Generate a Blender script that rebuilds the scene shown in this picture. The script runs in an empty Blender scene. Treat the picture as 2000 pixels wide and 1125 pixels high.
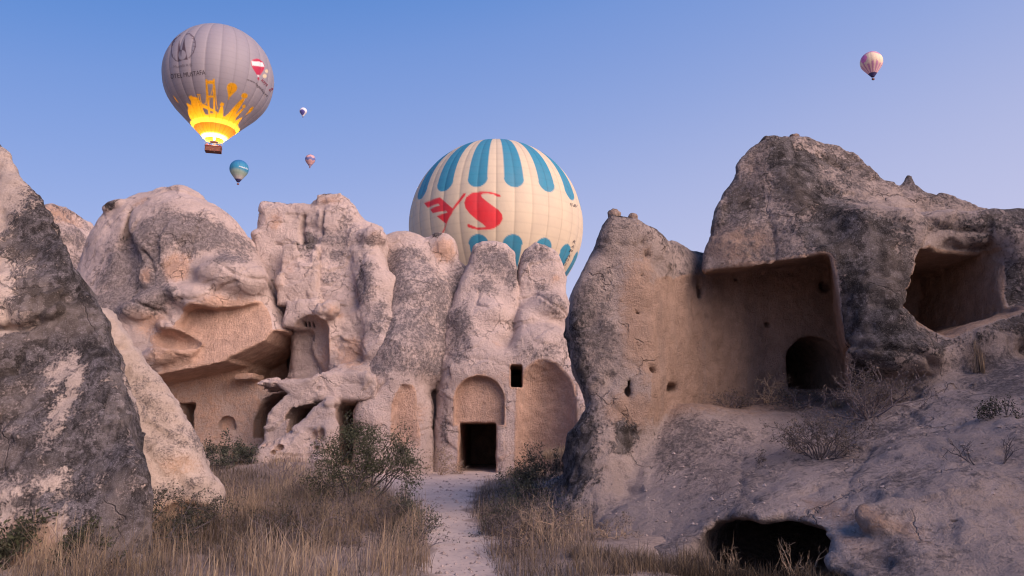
import bpy, math, random
import numpy as np
from mathutils import Vector

SC = bpy.context.scene
COL = SC.collection
R = math.radians
F32 = np.float32

# ------------------------------------------------------------------ camera
PITCH = R(11.0)
FPX = 1444.4                       # focal length in pixels of the 2000 px wide photograph (26 mm)
EYE = (0.0, 0.0, 1.6)
cam_d = bpy.data.cameras.new('camera')
cam_d.sensor_width = 36.0
cam_d.lens = FPX / 2000.0 * 36.0
cam_d.clip_start = 0.1
cam_d.clip_end = 30000.0
cam = bpy.data.objects.new('camera', cam_d)
cam.location = EYE
cam.rotation_euler = (R(90.0) + PITCH, 0, 0)
COL.objects.link(cam)
SC.camera = cam
SC.render.resolution_x, SC.render.resolution_y = 1024, 576

# ------------------------------------------------------------------ sky, sun, exposure
SUN_DIR = Vector((0.64, -0.60, 0.42)).normalized()       # towards the dawn glow: high, right of and behind the camera
SUN_EL = math.asin(SUN_DIR.z)
SUN_AZ = math.atan2(SUN_DIR.x, SUN_DIR.y)
world = bpy.data.worlds.new('World')
SC.world = world
world.use_nodes = True
wn, wl = world.node_tree.nodes, world.node_tree.links
wn.clear()
w_out = wn.new('ShaderNodeOutputWorld')
w_bg = wn.new('ShaderNodeBackground')
w_bg.inputs['Strength'].default_value = 1.0
sky = wn.new('ShaderNodeTexSky')
sky.sky_type = 'NISHITA'
sky.sun_disc = False
sky.sun_elevation = SUN_EL
sky.sun_rotation = SUN_AZ
sky.altitude = 1100
sky.air_density = 1.0
sky.dust_density = 0.6
sky.ozone_density = 3.0
w_str = wn.new('ShaderNodeVectorMath'); w_str.operation = 'SCALE'; w_str.inputs['Scale'].default_value = 0.10
wl.new(sky.outputs[0], w_str.inputs[0])
# dawn colours by height above the horizon, a little paler towards the dawn side
w_geo = wn.new('ShaderNodeTexCoord')
w_sep = wn.new('ShaderNodeSeparateXYZ')
wl.new(w_geo.outputs['Generated'], w_sep.inputs[0])
w_az = wn.new('ShaderNodeMath'); w_az.operation = 'MULTIPLY_ADD'
w_az.inputs[1].default_value = -0.20
wl.new(w_sep.outputs['X'], w_az.inputs[0]); wl.new(w_sep.outputs['Z'], w_az.inputs[2])
w_ramp = wn.new('ShaderNodeValToRGB')
cr = w_ramp.color_ramp
cr.interpolation = 'B_SPLINE'
stops = [(0.0, (0.43, 0.39, 0.53)), (0.13, (0.37, 0.375, 0.53)), (0.25, (0.300, 0.328, 0.515)), (0.37, (0.200, 0.265, 0.497)),
         (0.50, (0.122, 0.210, 0.472)), (0.60, (0.058, 0.165, 0.435)), (1.0, (0.03, 0.10, 0.33))]
while len(cr.elements) < len(stops):
    cr.elements.new(0.5)
for e, (pos, c) in zip(cr.elements, stops):
    e.position = pos
    e.color = (*c, 1)
wl.new(w_az.outputs[0], w_ramp.inputs[0])
w_mix = wn.new('ShaderNodeMixRGB')
w_mix.inputs['Fac'].default_value = 0.88
wl.new(w_str.outputs[0], w_mix.inputs['Color1'])
wl.new(w_ramp.outputs[0], w_mix.inputs['Color2'])
wl.new(w_mix.outputs[0], w_bg.inputs['Color'])
wl.new(w_bg.outputs[0], w_out.inputs['Surface'])

sun_d = bpy.data.lights.new('sun', 'SUN')
sun_d.energy = 4.0
sun_d.angle = R(58)
sun_d.color = (1.0, 0.76, 0.64)
sun = bpy.data.objects.new('sun', sun_d)
sun.rotation_euler = (-SUN_DIR).to_track_quat('-Z', 'Y').to_euler()
sun.location = SUN_DIR * 60
COL.objects.link(sun)
SC.view_settings.view_transform = 'Standard'
SC.view_settings.look = 'None'
SC.view_settings.exposure = 0.62
SC.view_settings.gamma = 1.0
SC.cycles.filter_width = 1.15

# ------------------------------------------------------------------ helpers: places, objects
CA, SA = math.cos(PITCH), math.sin(PITCH)


def ray(px, py):
    u, v = (px - 1000.0) / FPX, (562.5 - py) / FPX
    return np.array([u, CA - v * SA, SA + v * CA])


def P(px, py, Y):
    """the point at distance Y ahead that the photograph shows at px, py"""
    r = ray(px, py)
    s = Y / r[1]
    return np.array([r[0] * s, Y, EYE[2] + r[2] * s])


def tag(o, label=None, cat=None, group=None, kind=None):
    for k, v in (('label', label), ('category', cat), ('group', group), ('kind', kind)):
        if v:
            o[k] = v
    return o


def empty(name, loc, rz=0.0):
    o = bpy.data.objects.new(name, None)
    o.location = loc
    o.rotation_euler = (0, 0, rz)
    o.empty_display_size = 0.2
    COL.objects.link(o)
    return o


def mesh_np(name, verts, faces, mat, parent=None, smooth=True, colors=None, quads=True):
    """faces: (N,k) array, or list of such arrays"""
    if not isinstance(faces, (list, tuple)):
        faces = [faces]
    faces = [np.asarray(f, np.int32) for f in faces if len(f)]
    me = bpy.data.meshes.new(name)
    verts = np.ascontiguousarray(verts, F32)
    nl = sum(f.size for f in faces)
    nf = sum(len(f) for f in faces)
    me.vertices.add(len(verts))
    me.vertices.foreach_set('co', verts.ravel())
    me.loops.add(nl)
    me.loops.foreach_set('vertex_index', np.concatenate([f.ravel() for f in faces]))
    me.polygons.add(nf)
    tot = np.concatenate([np.full(len(f), f.shape[1], np.int32) for f in faces])
    start = np.concatenate([[0], np.cumsum(tot)[:-1]]).astype(np.int32)
    me.polygons.foreach_set('loop_start', start)
    me.polygons.foreach_set('use_smooth', np.full(nf, smooth, bool))
    if colors is not None:
        for cn, cv in colors.items():
            at = me.attributes.new(cn, 'FLOAT_COLOR', 'POINT')
            c4 = np.ones((len(verts), 4), F32)
            c4[:, :cv.shape[1]] = cv
            at.data.foreach_set('color', c4.ravel())
    me.update(calc_edges=True)
    me.validate()
    if mat is not None:
        me.materials.append(mat)
    o = bpy.data.objects.new(name, me)
    COL.objects.link(o)
    if parent is not None:
        o.parent = parent
    return o


class MB:
    """collects small shapes for one mesh"""
    def __init__(self):
        self.v, self.f3, self.f4 = [], [], []
        self.n = 0

    def add(self, v, f):
        for q in f:
            q = [i + self.n for i in q]
            if len(q) == 3:
                self.f3.append(q)
            else:
                self.f4.append(q)
        self.v.extend([tuple(map(float, a)) for a in v])
        self.n += len(v)

    def box(self, c, h, rz=0.0, taper=1.0):
        ca, sa = math.cos(rz), math.sin(rz)
        v = []
        for z in (-1, 1):
            k = 1.0 if z < 0 else taper
            for x, y in ((-1, -1), (1, -1), (1, 1), (-1, 1)):
                a, b = x * h[0] * k, y * h[1] * k
                v.append((c[0] + a * ca - b * sa, c[1] + a * sa + b * ca, c[2] + z * h[2]))
        self.add(v, [(0, 3, 2, 1), (4, 5, 6, 7), (0, 1, 5, 4), (1, 2, 6, 5), (2, 3, 7, 6), (3, 0, 4, 7)])

    def tube(self, pts, rads, n=5, cap=True):
        pts = [np.asarray(p, float) for p in pts]
        v, f = [], []
        for i, p in enumerate(pts):
            a = pts[max(i - 1, 0)]
            b = pts[min(i + 1, len(pts) - 1)]
            d = b - a
            d = d / (np.linalg.norm(d) + 1e-9)
            h = np.array([0, 0, 1.0]) if abs(d[2]) < 0.9 else np.array([1.0, 0, 0])
            s = np.cross(d, h); s /= np.linalg.norm(s)
            t = np.cross(s, d)
            for k in range(n):
                w = 2 * math.pi * k / n
                v.append(p + rads[i] * (math.cos(w) * s + math.sin(w) * t))
        for i in range(len(pts) - 1):
            for k in range(n):
                a, b = i * n + k, i * n + (k + 1) % n
                f.append((a, b, b + n, a + n))
        if cap:
            v.append(pts[-1]); e = len(v) - 1
            v.append(pts[0]); g = len(v) - 1
            for k in range(n):
                f.append(((len(pts) - 1) * n + k, (len(pts) - 1) * n + (k + 1) % n, e))
                f.append((k, g, (k + 1) % n))
        self.add(v, f)

    def build(self, name, mat, parent=None, smooth=True):
        return mesh_np(name, np.array(self.v, F32), [np.array(self.f4, np.int32).reshape(-1, 4), np.array(self.f3, np.int32).reshape(-1, 3)],
                       mat, parent, smooth)


# ------------------------------------------------------------------ noise
def _h(ix, iy, iz, seed):
    h = ix * np.uint32(374761393) + iy * np.uint32(668265263) + iz * np.uint32(2246822519) + np.uint32(seed * 3266489917 & 0xffffffff)
    h = (h ^ (h >> np.uint32(13))) * np.uint32(1274126177)
    return h ^ (h >> np.uint32(16))


def pn(x, y, z, seed=0):
    """gradient noise, about -1..1"""
    x = np.asarray(x, F32); y = np.asarray(y, F32); z = np.asarray(z, F32)
    xi, yi, zi = np.floor(x), np.floor(y), np.floor(z)
    fx, fy, fz = x - xi, y - yi, z - zi
    ix, iy, iz = (a.astype(np.int32).view(np.uint32) for a in (xi, yi, zi))
    u, v, w = (t * t * t * (t * (t * 6 - 15) + 10) for t in (fx, fy, fz))
    one = np.uint32(1)

    def g(a, b, c):
        h = _h(ix + (one if a else np.uint32(0)), iy + (one if b else np.uint32(0)), iz + (one if c else np.uint32(0)), seed)
        sx = ((h & one).astype(F32) * 2 - 1)
        sy = (((h >> one) & one).astype(F32) * 2 - 1)
        sz = (((h >> np.uint32(2)) & one).astype(F32) * 2 - 1)
        return sx * (fx - a) + sy * (fy - b) + sz * (fz - c)
    x00 = g(0, 0, 0); x00 += u * (g(1, 0, 0) - x00)
    x10 = g(0, 1, 0); x10 += u * (g(1, 1, 0) - x10)
    x01 = g(0, 0, 1); x01 += u * (g(1, 0, 1) - x01)
    x11 = g(0, 1, 1); x11 += u * (g(1, 1, 1) - x11)
    x00 += v * (x10 - x00)
    x01 += v * (x11 - x01)
    return x00 + w * (x01 - x00)


def fbm(p, s, oct=4, seed=0, rough=0.5, ridged=False):
    a, tot, out = 1.0, 0.0, 0.0
    for i in range(oct):
        k = s * 2.03 ** i
        n = pn(p[0] * k, p[1] * k, p[2] * k, seed + i)
        if ridged:
            n = 1 - 2 * np.abs(n)
        out = out + a * n
        tot += a
        a *= rough
    return out / tot


def cells(p, s, seed=0):
    """a random height for each fracture block"""
    x, y, z = (np.asarray(a, F32) * F32(s) for a in p)
    xi, yi, zi = np.floor(x), np.floor(y), np.floor(z)
    d1 = np.full(x.shape, 9, F32); v = np.zeros(x.shape, F32)
    for a in (-1, 0, 1):
        for b in (-1, 0, 1):
            for c in (-1, 0, 1):
                cx, cy, cz = xi + a, yi + b, zi + c
                h = _h(*(q.astype(np.int32).view(np.uint32) for q in (cx, cy, cz)), seed)
                jx = (h & np.uint32(1023)).astype(F32) / 1023
                jy = ((h >> np.uint32(10)) & np.uint32(1023)).astype(F32) / 1023
                jz = ((h >> np.uint32(20)) & np.uint32(1023)).astype(F32) / 1023
                d = (cx + jx - x) ** 2 + (cy + jy - y) ** 2 + (cz + jz - z) ** 2
                m = d < d1
                # each block's face also tilts a little
                t = ((h >> np.uint32(5)) & np.uint32(255)).astype(F32) / 255 - 0.5 + (x - cx - jx) * (jz - 0.5) * 0.9 + (z - cz - jz) * (jx - 0.5) * 0.9
                v = np.where(m, t, v)
                d1 = np.where(m, d, d1)
    return v


def worley(p, s, seed=0):
    """distance to the nearest and second nearest random point, in cells"""
    x, y, z = (np.asarray(a, F32) * F32(s) for a in p)
    xi, yi, zi = np.floor(x), np.floor(y), np.floor(z)
    d1 = np.full(x.shape, 9, F32); d2 = d1.copy()
    for a in (-1, 0, 1):
        for b in (-1, 0, 1):
            for c in (-1, 0, 1):
                cx, cy, cz = xi + a, yi + b, zi + c
                h = _h(*(q.astype(np.int32).view(np.uint32) for q in (cx, cy, cz)), seed)
                jx = (h & np.uint32(1023)).astype(F32) / 1023
                jy = ((h >> np.uint32(10)) & np.uint32(1023)).astype(F32) / 1023
                jz = ((h >> np.uint32(20)) & np.uint32(1023)).astype(F32) / 1023
                d = (cx + jx - x) ** 2 + (cy + jy - y) ** 2 + (cz + jz - z) ** 2
                m = d < d1
                d2 = np.where(m, d1, np.minimum(d2, d))
                d1 = np.where(m, d, d1)
    return np.sqrt(d1), np.sqrt(d2)


def sstep(a, b, x):
    t = np.clip((x - a) / (b - a), 0, 1)
    return t * t * (3 - 2 * t)


# ------------------------------------------------------------------ solid shapes (signed distances), metres
def smin(a, b, k):
    h = np.maximum(k - np.abs(a - b), 0) / k
    return np.minimum(a, b) - h * h * k * 0.25


def smax(a, b, k):
    return -smin(-a, -b, k)


def ell(p, c, r, rz=0.0, ry=0.0):
    x, y, z = p[0] - c[0], p[1] - c[1], p[2] - c[2]
    if rz:
        ca, sa = math.cos(rz), math.sin(rz)
        x, y = x * ca + y * sa, -x * sa + y * ca
    if ry:
        ca, sa = math.cos(ry), math.sin(ry)
        x, z = x * ca + z * sa, -x * sa + z * ca
    k0 = np.sqrt((x / r[0]) ** 2 + (y / r[1]) ** 2 + (z / r[2]) ** 2)
    k1 = np.sqrt((x / r[0] ** 2) ** 2 + (y / r[1] ** 2) ** 2 + (z / r[2] ** 2) ** 2) + 1e-6
    return np.where(k0 < 1, (k0 - 1) * min(r), k0 * (k0 - 1) / k1)


def cap(p, a, b, ra, rb):
    ax, ay, az = p[0] - a[0], p[1] - a[1], p[2] - a[2]
    bx, by, bz = b[0] - a[0], b[1] - a[1], b[2] - a[2]
    h = np.clip((ax * bx + ay * by + az * bz) / (bx * bx + by * by + bz * bz), 0, 1)
    return np.sqrt((ax - bx * h) ** 2 + (ay - by * h) ** 2 + (az - bz * h) ** 2) - (ra + (rb - ra) * h)


def caps(p, pts, rads, k=0.3):
    d = None
    for i in range(len(pts) - 1):
        e = cap(p, pts[i], pts[i + 1], rads[i], rads[i + 1])
        d = e if d is None else smin(d, e, k)
    return d


def rbox(p, c, h, r=0.05, rz=0.0, ry=0.0):
    x, y, z = p[0] - c[0], p[1] - c[1], p[2] - c[2]
    if rz:
        ca, sa = math.cos(rz), math.sin(rz)
        x, y = x * ca + y * sa, -x * sa + y * ca
    if ry:
        ca, sa = math.cos(ry), math.sin(ry)
        x, z = x * ca + z * sa, -x * sa + z * ca
    qx, qy, qz = np.abs(x) - h[0] + r, np.abs(y) - h[1] + r, np.abs(z) - h[2] + r
    return np.sqrt(np.maximum(qx, 0) ** 2 + np.maximum(qy, 0) ** 2 + np.maximum(qz, 0) ** 2) + np.minimum(np.maximum(qx, np.maximum(qy, qz)), 0) - r


def sdpoly(x, z, poly):
    d = np.full(x.shape, 1e9, F32)
    inside = np.zeros(x.shape, bool)
    n = len(poly)
    for i in range(n):
        ax, az = poly[i]
        bx, bz = poly[(i + 1) % n]
        ex, ez = bx - ax, bz - az
        wx, wz = x - F32(ax), z - F32(az)
        t = np.clip((wx * ex + wz * ez) / (ex * ex + ez * ez + 1e-12), 0, 1)
        np.minimum(d, (wx - ex * t) ** 2 + (wz - ez * t) ** 2, out=d)
        c = (az <= z) != (bz <= z)
        if abs(ez) > 1e-9:
            inside ^= c & (x < (z - az) / ez * ex + ax)
    d = np.sqrt(d)
    return np.where(inside, -d, d)


def slab(p, pxs, Y, y0, y1, r, lean=0.0, z0=0.0, ax=0.0):
    """an outline standing at distance Y, given depth from y0 to y1 and rounded by r; lean moves it back with height,
    ax turns the direction in which it runs back"""
    poly = [(q[0], q[2]) for q in (P(t[0], t[1], t[2] if len(t) > 2 else Y) for t in pxs)]
    d2 = sdpoly(p[0] - F32(ax) * (p[1] - F32(Y)), p[2], poly)
    y = p[1] - lean * (p[2] - z0)
    q1 = d2 + r
    q2 = np.abs(y - (y0 + y1) / 2) - (y1 - y0) / 2 + r
    return np.minimum(np.maximum(q1, q2), 0) + np.sqrt(np.maximum(q1, 0) ** 2 + np.maximum(q2, 0) ** 2) - r


def archcut(p, x0, x1, zb, zt, y0, y1, r=0.04):
    """a round-headed opening"""
    w = (x1 - x0) / 2
    xc = (x0 + x1) / 2
    zs = zt - w
    dx = np.abs(p[0] - xc)
    up = np.sqrt(dx ** 2 + (p[2] - zs) ** 2) - w
    lo = np.maximum(dx - w, zb - p[2])
    d2 = np.where(p[2] > zs, up, lo)
    dy = np.abs(p[1] - (y0 + y1) / 2) - (y1 - y0) / 2
    q1, q2 = d2 + r, dy + r
    return np.minimum(np.maximum(q1, q2), 0) + np.sqrt(np.maximum(q1, 0) ** 2 + np.maximum(q2, 0) ** 2) - r


def plane(p, a, b, c, out):
    """half space bounded by the plane through a, b, c; the point out lies outside"""
    a, b, c, out = (np.asarray(q, float) for q in (a, b, c, out))
    n = np.cross(b - a, c - a); n /= np.linalg.norm(n)
    if np.dot(n, out - a) < 0:
        n = -n
    return (p[0] - a[0]) * n[0] + (p[1] - a[1]) * n[1] + (p[2] - a[2]) * n[2]


def pxbox(p, x0, x1, yt, yb, Y, ya, yb_, r=0.05):
    """a box cut whose face at distance Y covers the pixels x0..x1, yt..yb"""
    a, b = P(x0, yb, Y), P(x1, yt, Y)
    return rbox(p, ((a[0] + b[0]) / 2, (ya + yb_) / 2, (a[2] + b[2]) / 2), ((b[0] - a[0]) / 2, (yb_ - ya) / 2, (b[2] - a[2]) / 2), r)


# ------------------------------------------------------------------ from solid to mesh
def surface_nets(Fd, lo, h):
    S = Fd < 0
    nx, ny, nz = Fd.shape
    cnt = np.zeros((nx - 1, ny - 1, nz - 1), np.int8)
    for a in (0, 1):
        for b in (0, 1):
            for c in (0, 1):
                cnt += S[a:nx - 1 + a, b:ny - 1 + b, c:nz - 1 + c]
    I, J, K = np.nonzero((cnt > 0) & (cnt < 8))
    idx = np.full(cnt.shape, -1, np.int32)
    idx[I, J, K] = np.arange(len(I), dtype=np.int32)
    corner = {(a, b, c): Fd[I + a, J + b, K + c] for a in (0, 1) for b in (0, 1) for c in (0, 1)}
    acc = np.zeros((len(I), 3), F32)
    num = np.zeros(len(I), F32)
    for ax in range(3):
        o1, o2 = [q for q in range(3) if q != ax]
        for u in (0, 1):
            for v in (0, 1):
                k0 = [0, 0, 0]; k0[o1] = u; k0[o2] = v
                k1 = list(k0); k1[ax] = 1
                f0, f1 = corner[tuple(k0)], corner[tuple(k1)]
                m = (f0 < 0) != (f1 < 0)
                t = np.where(m, f0 / np.where(m, f0 - f1, 1), 0)
                acc[:, ax] += np.where(m, t, 0)
                acc[:, o1] += np.where(m, u, 0)
                acc[:, o2] += np.where(m, v, 0)
                num += m
    V = (acc / num[:, None] + np.stack([I, J, K], 1)) * h + np.asarray(lo, F32)
    faces = []
    # x edges
    m = S[:-1, 1:-1, 1:-1] != S[1:, 1:-1, 1:-1]
    a, b, c = np.nonzero(m)
    q = np.stack([idx[a, b, c], idx[a, b + 1, c], idx[a, b + 1, c + 1], idx[a, b, c + 1]], 1)
    fl = S[a, b + 1, c + 1]
    faces.append(np.where(fl[:, None], q, q[:, ::-1]))
    m = S[1:-1, :-1, 1:-1] != S[1:-1, 1:, 1:-1]
    a, b, c = np.nonzero(m)
    q = np.stack([idx[a, b, c], idx[a, b, c + 1], idx[a + 1, b, c + 1], idx[a + 1, b, c]], 1)
    fl = S[a + 1, b, c + 1]
    faces.append(np.where(fl[:, None], q, q[:, ::-1]))
    m = S[1:-1, 1:-1, :-1] != S[1:-1, 1:-1, 1:]
    a, b, c = np.nonzero(m)
    q = np.stack([idx[a, b, c], idx[a + 1, b, c], idx[a + 1, b + 1, c], idx[a, b + 1, c]], 1)
    fl = S[a + 1, b + 1, c]
    faces.append(np.where(fl[:, None], q, q[:, ::-1]))
    Fq = np.concatenate(faces)
    Fq = Fq[(Fq >= 0).all(1)]
    return V, Fq


def vnormals(V, Fq):
    n = np.cross(V[Fq[:, 2]] - V[Fq[:, 0]], V[Fq[:, 3]] - V[Fq[:, 1]])
    N = np.zeros_like(V)
    for k in range(4):
        for ax in range(3):
            N[:, ax] += np.bincount(Fq[:, k], n[:, ax], len(V)).astype(F32)
    return N / (np.linalg.norm(N, axis=1, keepdims=True) + 1e-9)


QUAL = 1.0


def solid(f, lo, hi, h):
    h = h * QUAL
    k = 4
    lo = np.asarray(lo, float); hi = np.asarray(hi, float)
    nc = np.ceil((hi - lo) / (h * k)).astype(int) + 1
    g = [lo[i] + np.arange(nc[i]) * h * k for i in range(3)]
    X, Y, Z = np.meshgrid(*[a.astype(F32) for a in g], indexing='ij')
    C = f((X.ravel(), Y.ravel(), Z.ravel())).reshape(nc).astype(F32)
    # fine nodes; nearest coarse node decides whether a fine node is worked out
    nf = (nc - 1) * k + 1
    ii = [np.minimum((np.arange(nf[i]) + k // 2) // k, nc[i] - 1) for i in range(3)]
    D = C[np.ix_(*ii)]
    near = np.abs(D) < h * k * 2.3
    I, J, K = np.nonzero(near)
    out = np.empty(len(I), F32)
    step = 400000
    for s in range(0, len(I), step):
        sl = slice(s, s + step)
        out[sl] = f(((lo[0] + I[sl] * h).astype(F32), (lo[1] + J[sl] * h).astype(F32), (lo[2] + K[sl] * h).astype(F32)))
    D[I, J, K] = out
    # close the box so that the solid has a back and a bottom
    for ax in range(3):
        for e in (0, -1):
            sl = [slice(None)] * 3; sl[ax] = e
            D[tuple(sl)] = np.maximum(D[tuple(sl)], h * 0.5)
    return surface_nets(D, lo, h)


def crack_depth(V, lines, Y):
    """how deep thin joints cut, from lines traced at distance Y: (points, width m, depth m)"""
    d = np.zeros(len(V), F32)
    jx = 0.06 * pn(V[:, 0] * 3, V[:, 1] * 3, V[:, 2] * 3, 71)
    jz = 0.06 * pn(V[:, 0] * 3, V[:, 1] * 3, V[:, 2] * 3, 72)
    for pts, w, dep in lines:
        q = [P(a, b, Y) for a, b in pts]
        lo = np.min(q, axis=0) - 0.4; hi = np.max(q, axis=0) + 0.4
        m = (V[:, 0] > lo[0]) & (V[:, 0] < hi[0]) & (V[:, 2] > lo[2]) & (V[:, 2] < hi[2]) & (V[:, 1] < Y + 2.2)
        if not m.any():
            continue
        x, z = V[m, 0] + jx[m], V[m, 2] + jz[m]
        best = np.full(x.shape, 9, F32)
        for a, b in zip(q[:-1], q[1:]):
            ex, ez = b[0] - a[0], b[2] - a[2]
            t = np.clip(((x - a[0]) * ex + (z - a[2]) * ez) / (ex * ex + ez * ez + 1e-9), 0, 1)
            best = np.minimum(best, np.hypot(x - a[0] - ex * t, z - a[2] - ez * t))
        d[m] = np.maximum(d[m], dep * np.exp(-(best / w) ** 2))
    return d


def blobs(V, lst):
    """soft patches: (px, py, Y, rx, rz[, strength]) in metres, deep along y"""
    m = np.zeros(len(V), F32)
    for b in lst:
        c = P(b[0], b[1], b[2])
        k = b[5] if len(b) > 5 else 1.0
        e = ((V[:, 0] - c[0]) / b[3]) ** 2 + ((V[:, 2] - c[2]) / b[4]) ** 2 + ((V[:, 1] - c[1]) / 2.5) ** 2
        v = k * np.exp(-e * 1.2)
        m = np.where(np.abs(v) > np.abs(m), v, m) if k > 0 else m + v
    return m


def rock(name, f, carve, lo, hi, h, mat, paint, rough=1.0, cracks=None, crackY=30, pits=0.0, warp=0.16, seed=0, parent=None, wscale=0.55, frac=1.0, cwarp=0.22, extra=None):
    """f: body, carve: hand-cut rooms; paint(V,N,carved)->(crust, warm, dark)"""
    def full(p):
        k = wscale
        wx = warp * fbm(p, k, 2, seed + 11)
        wy = warp * fbm(p, k, 2, seed + 21)
        wz = warp * fbm(p, k, 2, seed + 31)
        q = (p[0] + wx, p[1] + wy, p[2] + wz)
        bl = np.abs(pn(p[0] * 0.75, p[1] * 0.75, p[2] * 0.9, seed + 41)) * 0.24 + np.abs(pn(p[0] * 1.7, p[1] * 1.7, p[2] * 2.0, seed + 42)) * 0.07
        d = f(q) - rough * (bl - 0.08)
        if carve is not None:
            q2 = (p[0] + wx * cwarp, p[1] + wy * cwarp, p[2] + wz * cwarp)
            d = smax(d, -(carve(q2) + 0.035 * fbm(p, 2.6, 2, seed + 95)), 0.05)
        return d
    V, Fq = solid(full, lo, hi, h)
    N = vnormals(V, Fq)
    p = (V[:, 0], V[:, 1], V[:, 2])
    if carve is not None:
        carved = sstep(0.075, 0.025, carve(p))
    else:
        carved = np.zeros(len(V), F32)
    soft = 1 - 0.78 * carved
    bil = np.abs(pn(p[0] * 3.6, p[1] * 3.6, p[2] * 4.2, seed + 52)) + 0.5 * np.abs(pn(p[0] * 7.7, p[1] * 7.7, p[2] * 8.5, seed + 53))
    d = rough * (0.035 * fbm(p, 2.3, 3, seed + 51, ridged=True) + 0.075 * (bil - 0.35) * (0.35 + 0.9 * sstep(-0.15, 0.3, fbm(p, 0.6, 2, seed + 55))) + 0.020 * fbm(p, 9, 2, seed + 61)) * soft
    w1, w2 = worley((p[0] + 0.15 * pn(*[a * 2 for a in p], seed + 3), p[1], p[2] * 1.25), 0.75, seed + 5)
    d = d - 0.045 * rough * np.exp(-((w2 - w1) / 0.06) ** 2) * soft * sstep(-0.1, 0.25, fbm(p, 0.5, 2, seed + 8))
    jag = (p[0] + 0.22 * pn(*[a * 1.3 for a in p], seed + 81) + 0.07 * pn(*[a * 4 for a in p], seed + 82), p[1] + 0.2 * pn(*[a * 1.3 for a in p], seed + 83), (p[2] + 0.22 * pn(*[a * 1.3 for a in p], seed + 84) + 0.07 * pn(*[a * 4 for a in p], seed + 85)) * 1.35)
    z1 = sstep(-0.12, 0.12, fbm(p, 0.42, 2, seed + 86)) * soft
    z2 = sstep(-0.05, 0.20, fbm(p, 0.8, 2, seed + 87)) * soft
    d = d + frac * (0.17 * cells(jag, 0.85, seed + 88) * z1 + 0.085 * cells(jag, 2.1, seed + 89) * z2)
    if pits:
        w1, _ = worley(p, 3.2, seed + 6)
        d = d - pits * sstep(0.32, 0.1, w1) * sstep(0.0, 0.3, fbm(p, 0.7, 2, seed + 9))
    if cracks:
        d = d - crack_depth(V, cracks, crackY)
    if extra is not None:
        d = d - extra(V)
    V2 = V + N * d[:, None]
    col = np.concatenate([np.stack(paint(V, N, carved), 1), carved[:, None]], 1).astype(F32)
    return mesh_np(name, V2, Fq, mat, parent, True, {'mask': col})

# ------------------------------------------------------------------ materials
class NT:
    def __init__(self, name):
        self.m = bpy.data.materials.new(name)
        self.m.use_nodes = True
        self.t = self.m.node_tree
        self.t.nodes.clear()
        self.out = self.t.nodes.new('ShaderNodeOutputMaterial')

    def n(self, kind, **kw):
        o = self.t.nodes.new('ShaderNode' + kind)
        for k, v in kw.items():
            if hasattr(o, k) and k not in o.inputs:
                setattr(o, k, v)
        return o

    def put(self, sock, v):
        if hasattr(v, 'is_linked') or isinstance(v, bpy.types.NodeSocket):
            self.t.links.new(v, sock)
        elif isinstance(v, (tuple, list)) and len(v) == 3 and sock.type == 'RGBA':
            sock.default_value = (*v, 1)
        else:
            sock.default_value = v

    def noise(self, co, scale, detail=4, rough=0.55, dist=0.0):
        o = self.n('TexNoise')
        self.put(o.inputs['Vector'], co)
        o.inputs['Scale'].default_value = scale
        o.inputs['Detail'].default_value = detail
        o.inputs['Roughness'].default_value = rough
        o.inputs['Distortion'].default_value = dist
        return o.outputs['Fac']

    def vor(self, co, scale, feature='F1', out='Distance', rand=1.0):
        o = self.n('TexVoronoi')
        o.feature = feature
        self.put(o.inputs['Vector'], co)
        o.inputs['Scale'].default_value = scale
        o.inputs['Randomness'].default_value = rand
        return o.outputs[out]

    def math(self, op, a, b=None, c=None, clamp=False):
        o = self.n('Math')
        o.operation = op
        o.use_clamp = clamp
        for s, v in zip(o.inputs, (a, b, c)):
            if v is not None:
                self.put(s, v)
        return o.outputs[0]

    def step(self, x, a, b):
        o = self.n('MapRange')
        o.interpolation_type = 'SMOOTHSTEP'
        self.put(o.inputs['Value'], x)
        o.inputs['From Min'].default_value = a
        o.inputs['From Max'].default_value = b
        return o.outputs['Result']

    def mix(self, f, a, b, mode='MIX'):
        o = self.n('MixRGB')
        o.blend_type = mode
        self.put(o.inputs['Fac'], f)
        self.put(o.inputs['Color1'], a)
        self.put(o.inputs['Color2'], b)
        return o.outputs[0]

    def attr(self, name):
        o = self.n('Attribute')
        o.attribute_name = name
        return o

    def bump(self, h, strength, dist, normal=None):
        o = self.n('Bump')
        o.inputs['Strength'].default_value = strength
        o.inputs['Distance'].default_value = dist
        self.put(o.inputs['Height'], h)
        if normal is not None:
            self.put(o.inputs['Normal'], normal)
        return o.outputs['Normal']

    def bsdf(self, color, rough=0.9, normal=None, spec=0.2, **kw):
        o = self.n('BsdfPrincipled')
        self.put(o.inputs['Base Color'], color)
        self.put(o.inputs['Roughness'], rough)
        o.inputs['Specular IOR Level'].default_value = spec
        for k, v in kw.items():
            self.put(o.inputs[k], v)
        if normal is not None:
            self.put(o.inputs['Normal'], normal)
        self.t.links.new(o.outputs[0], self.out.inputs['Surface'])
        return o


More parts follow.
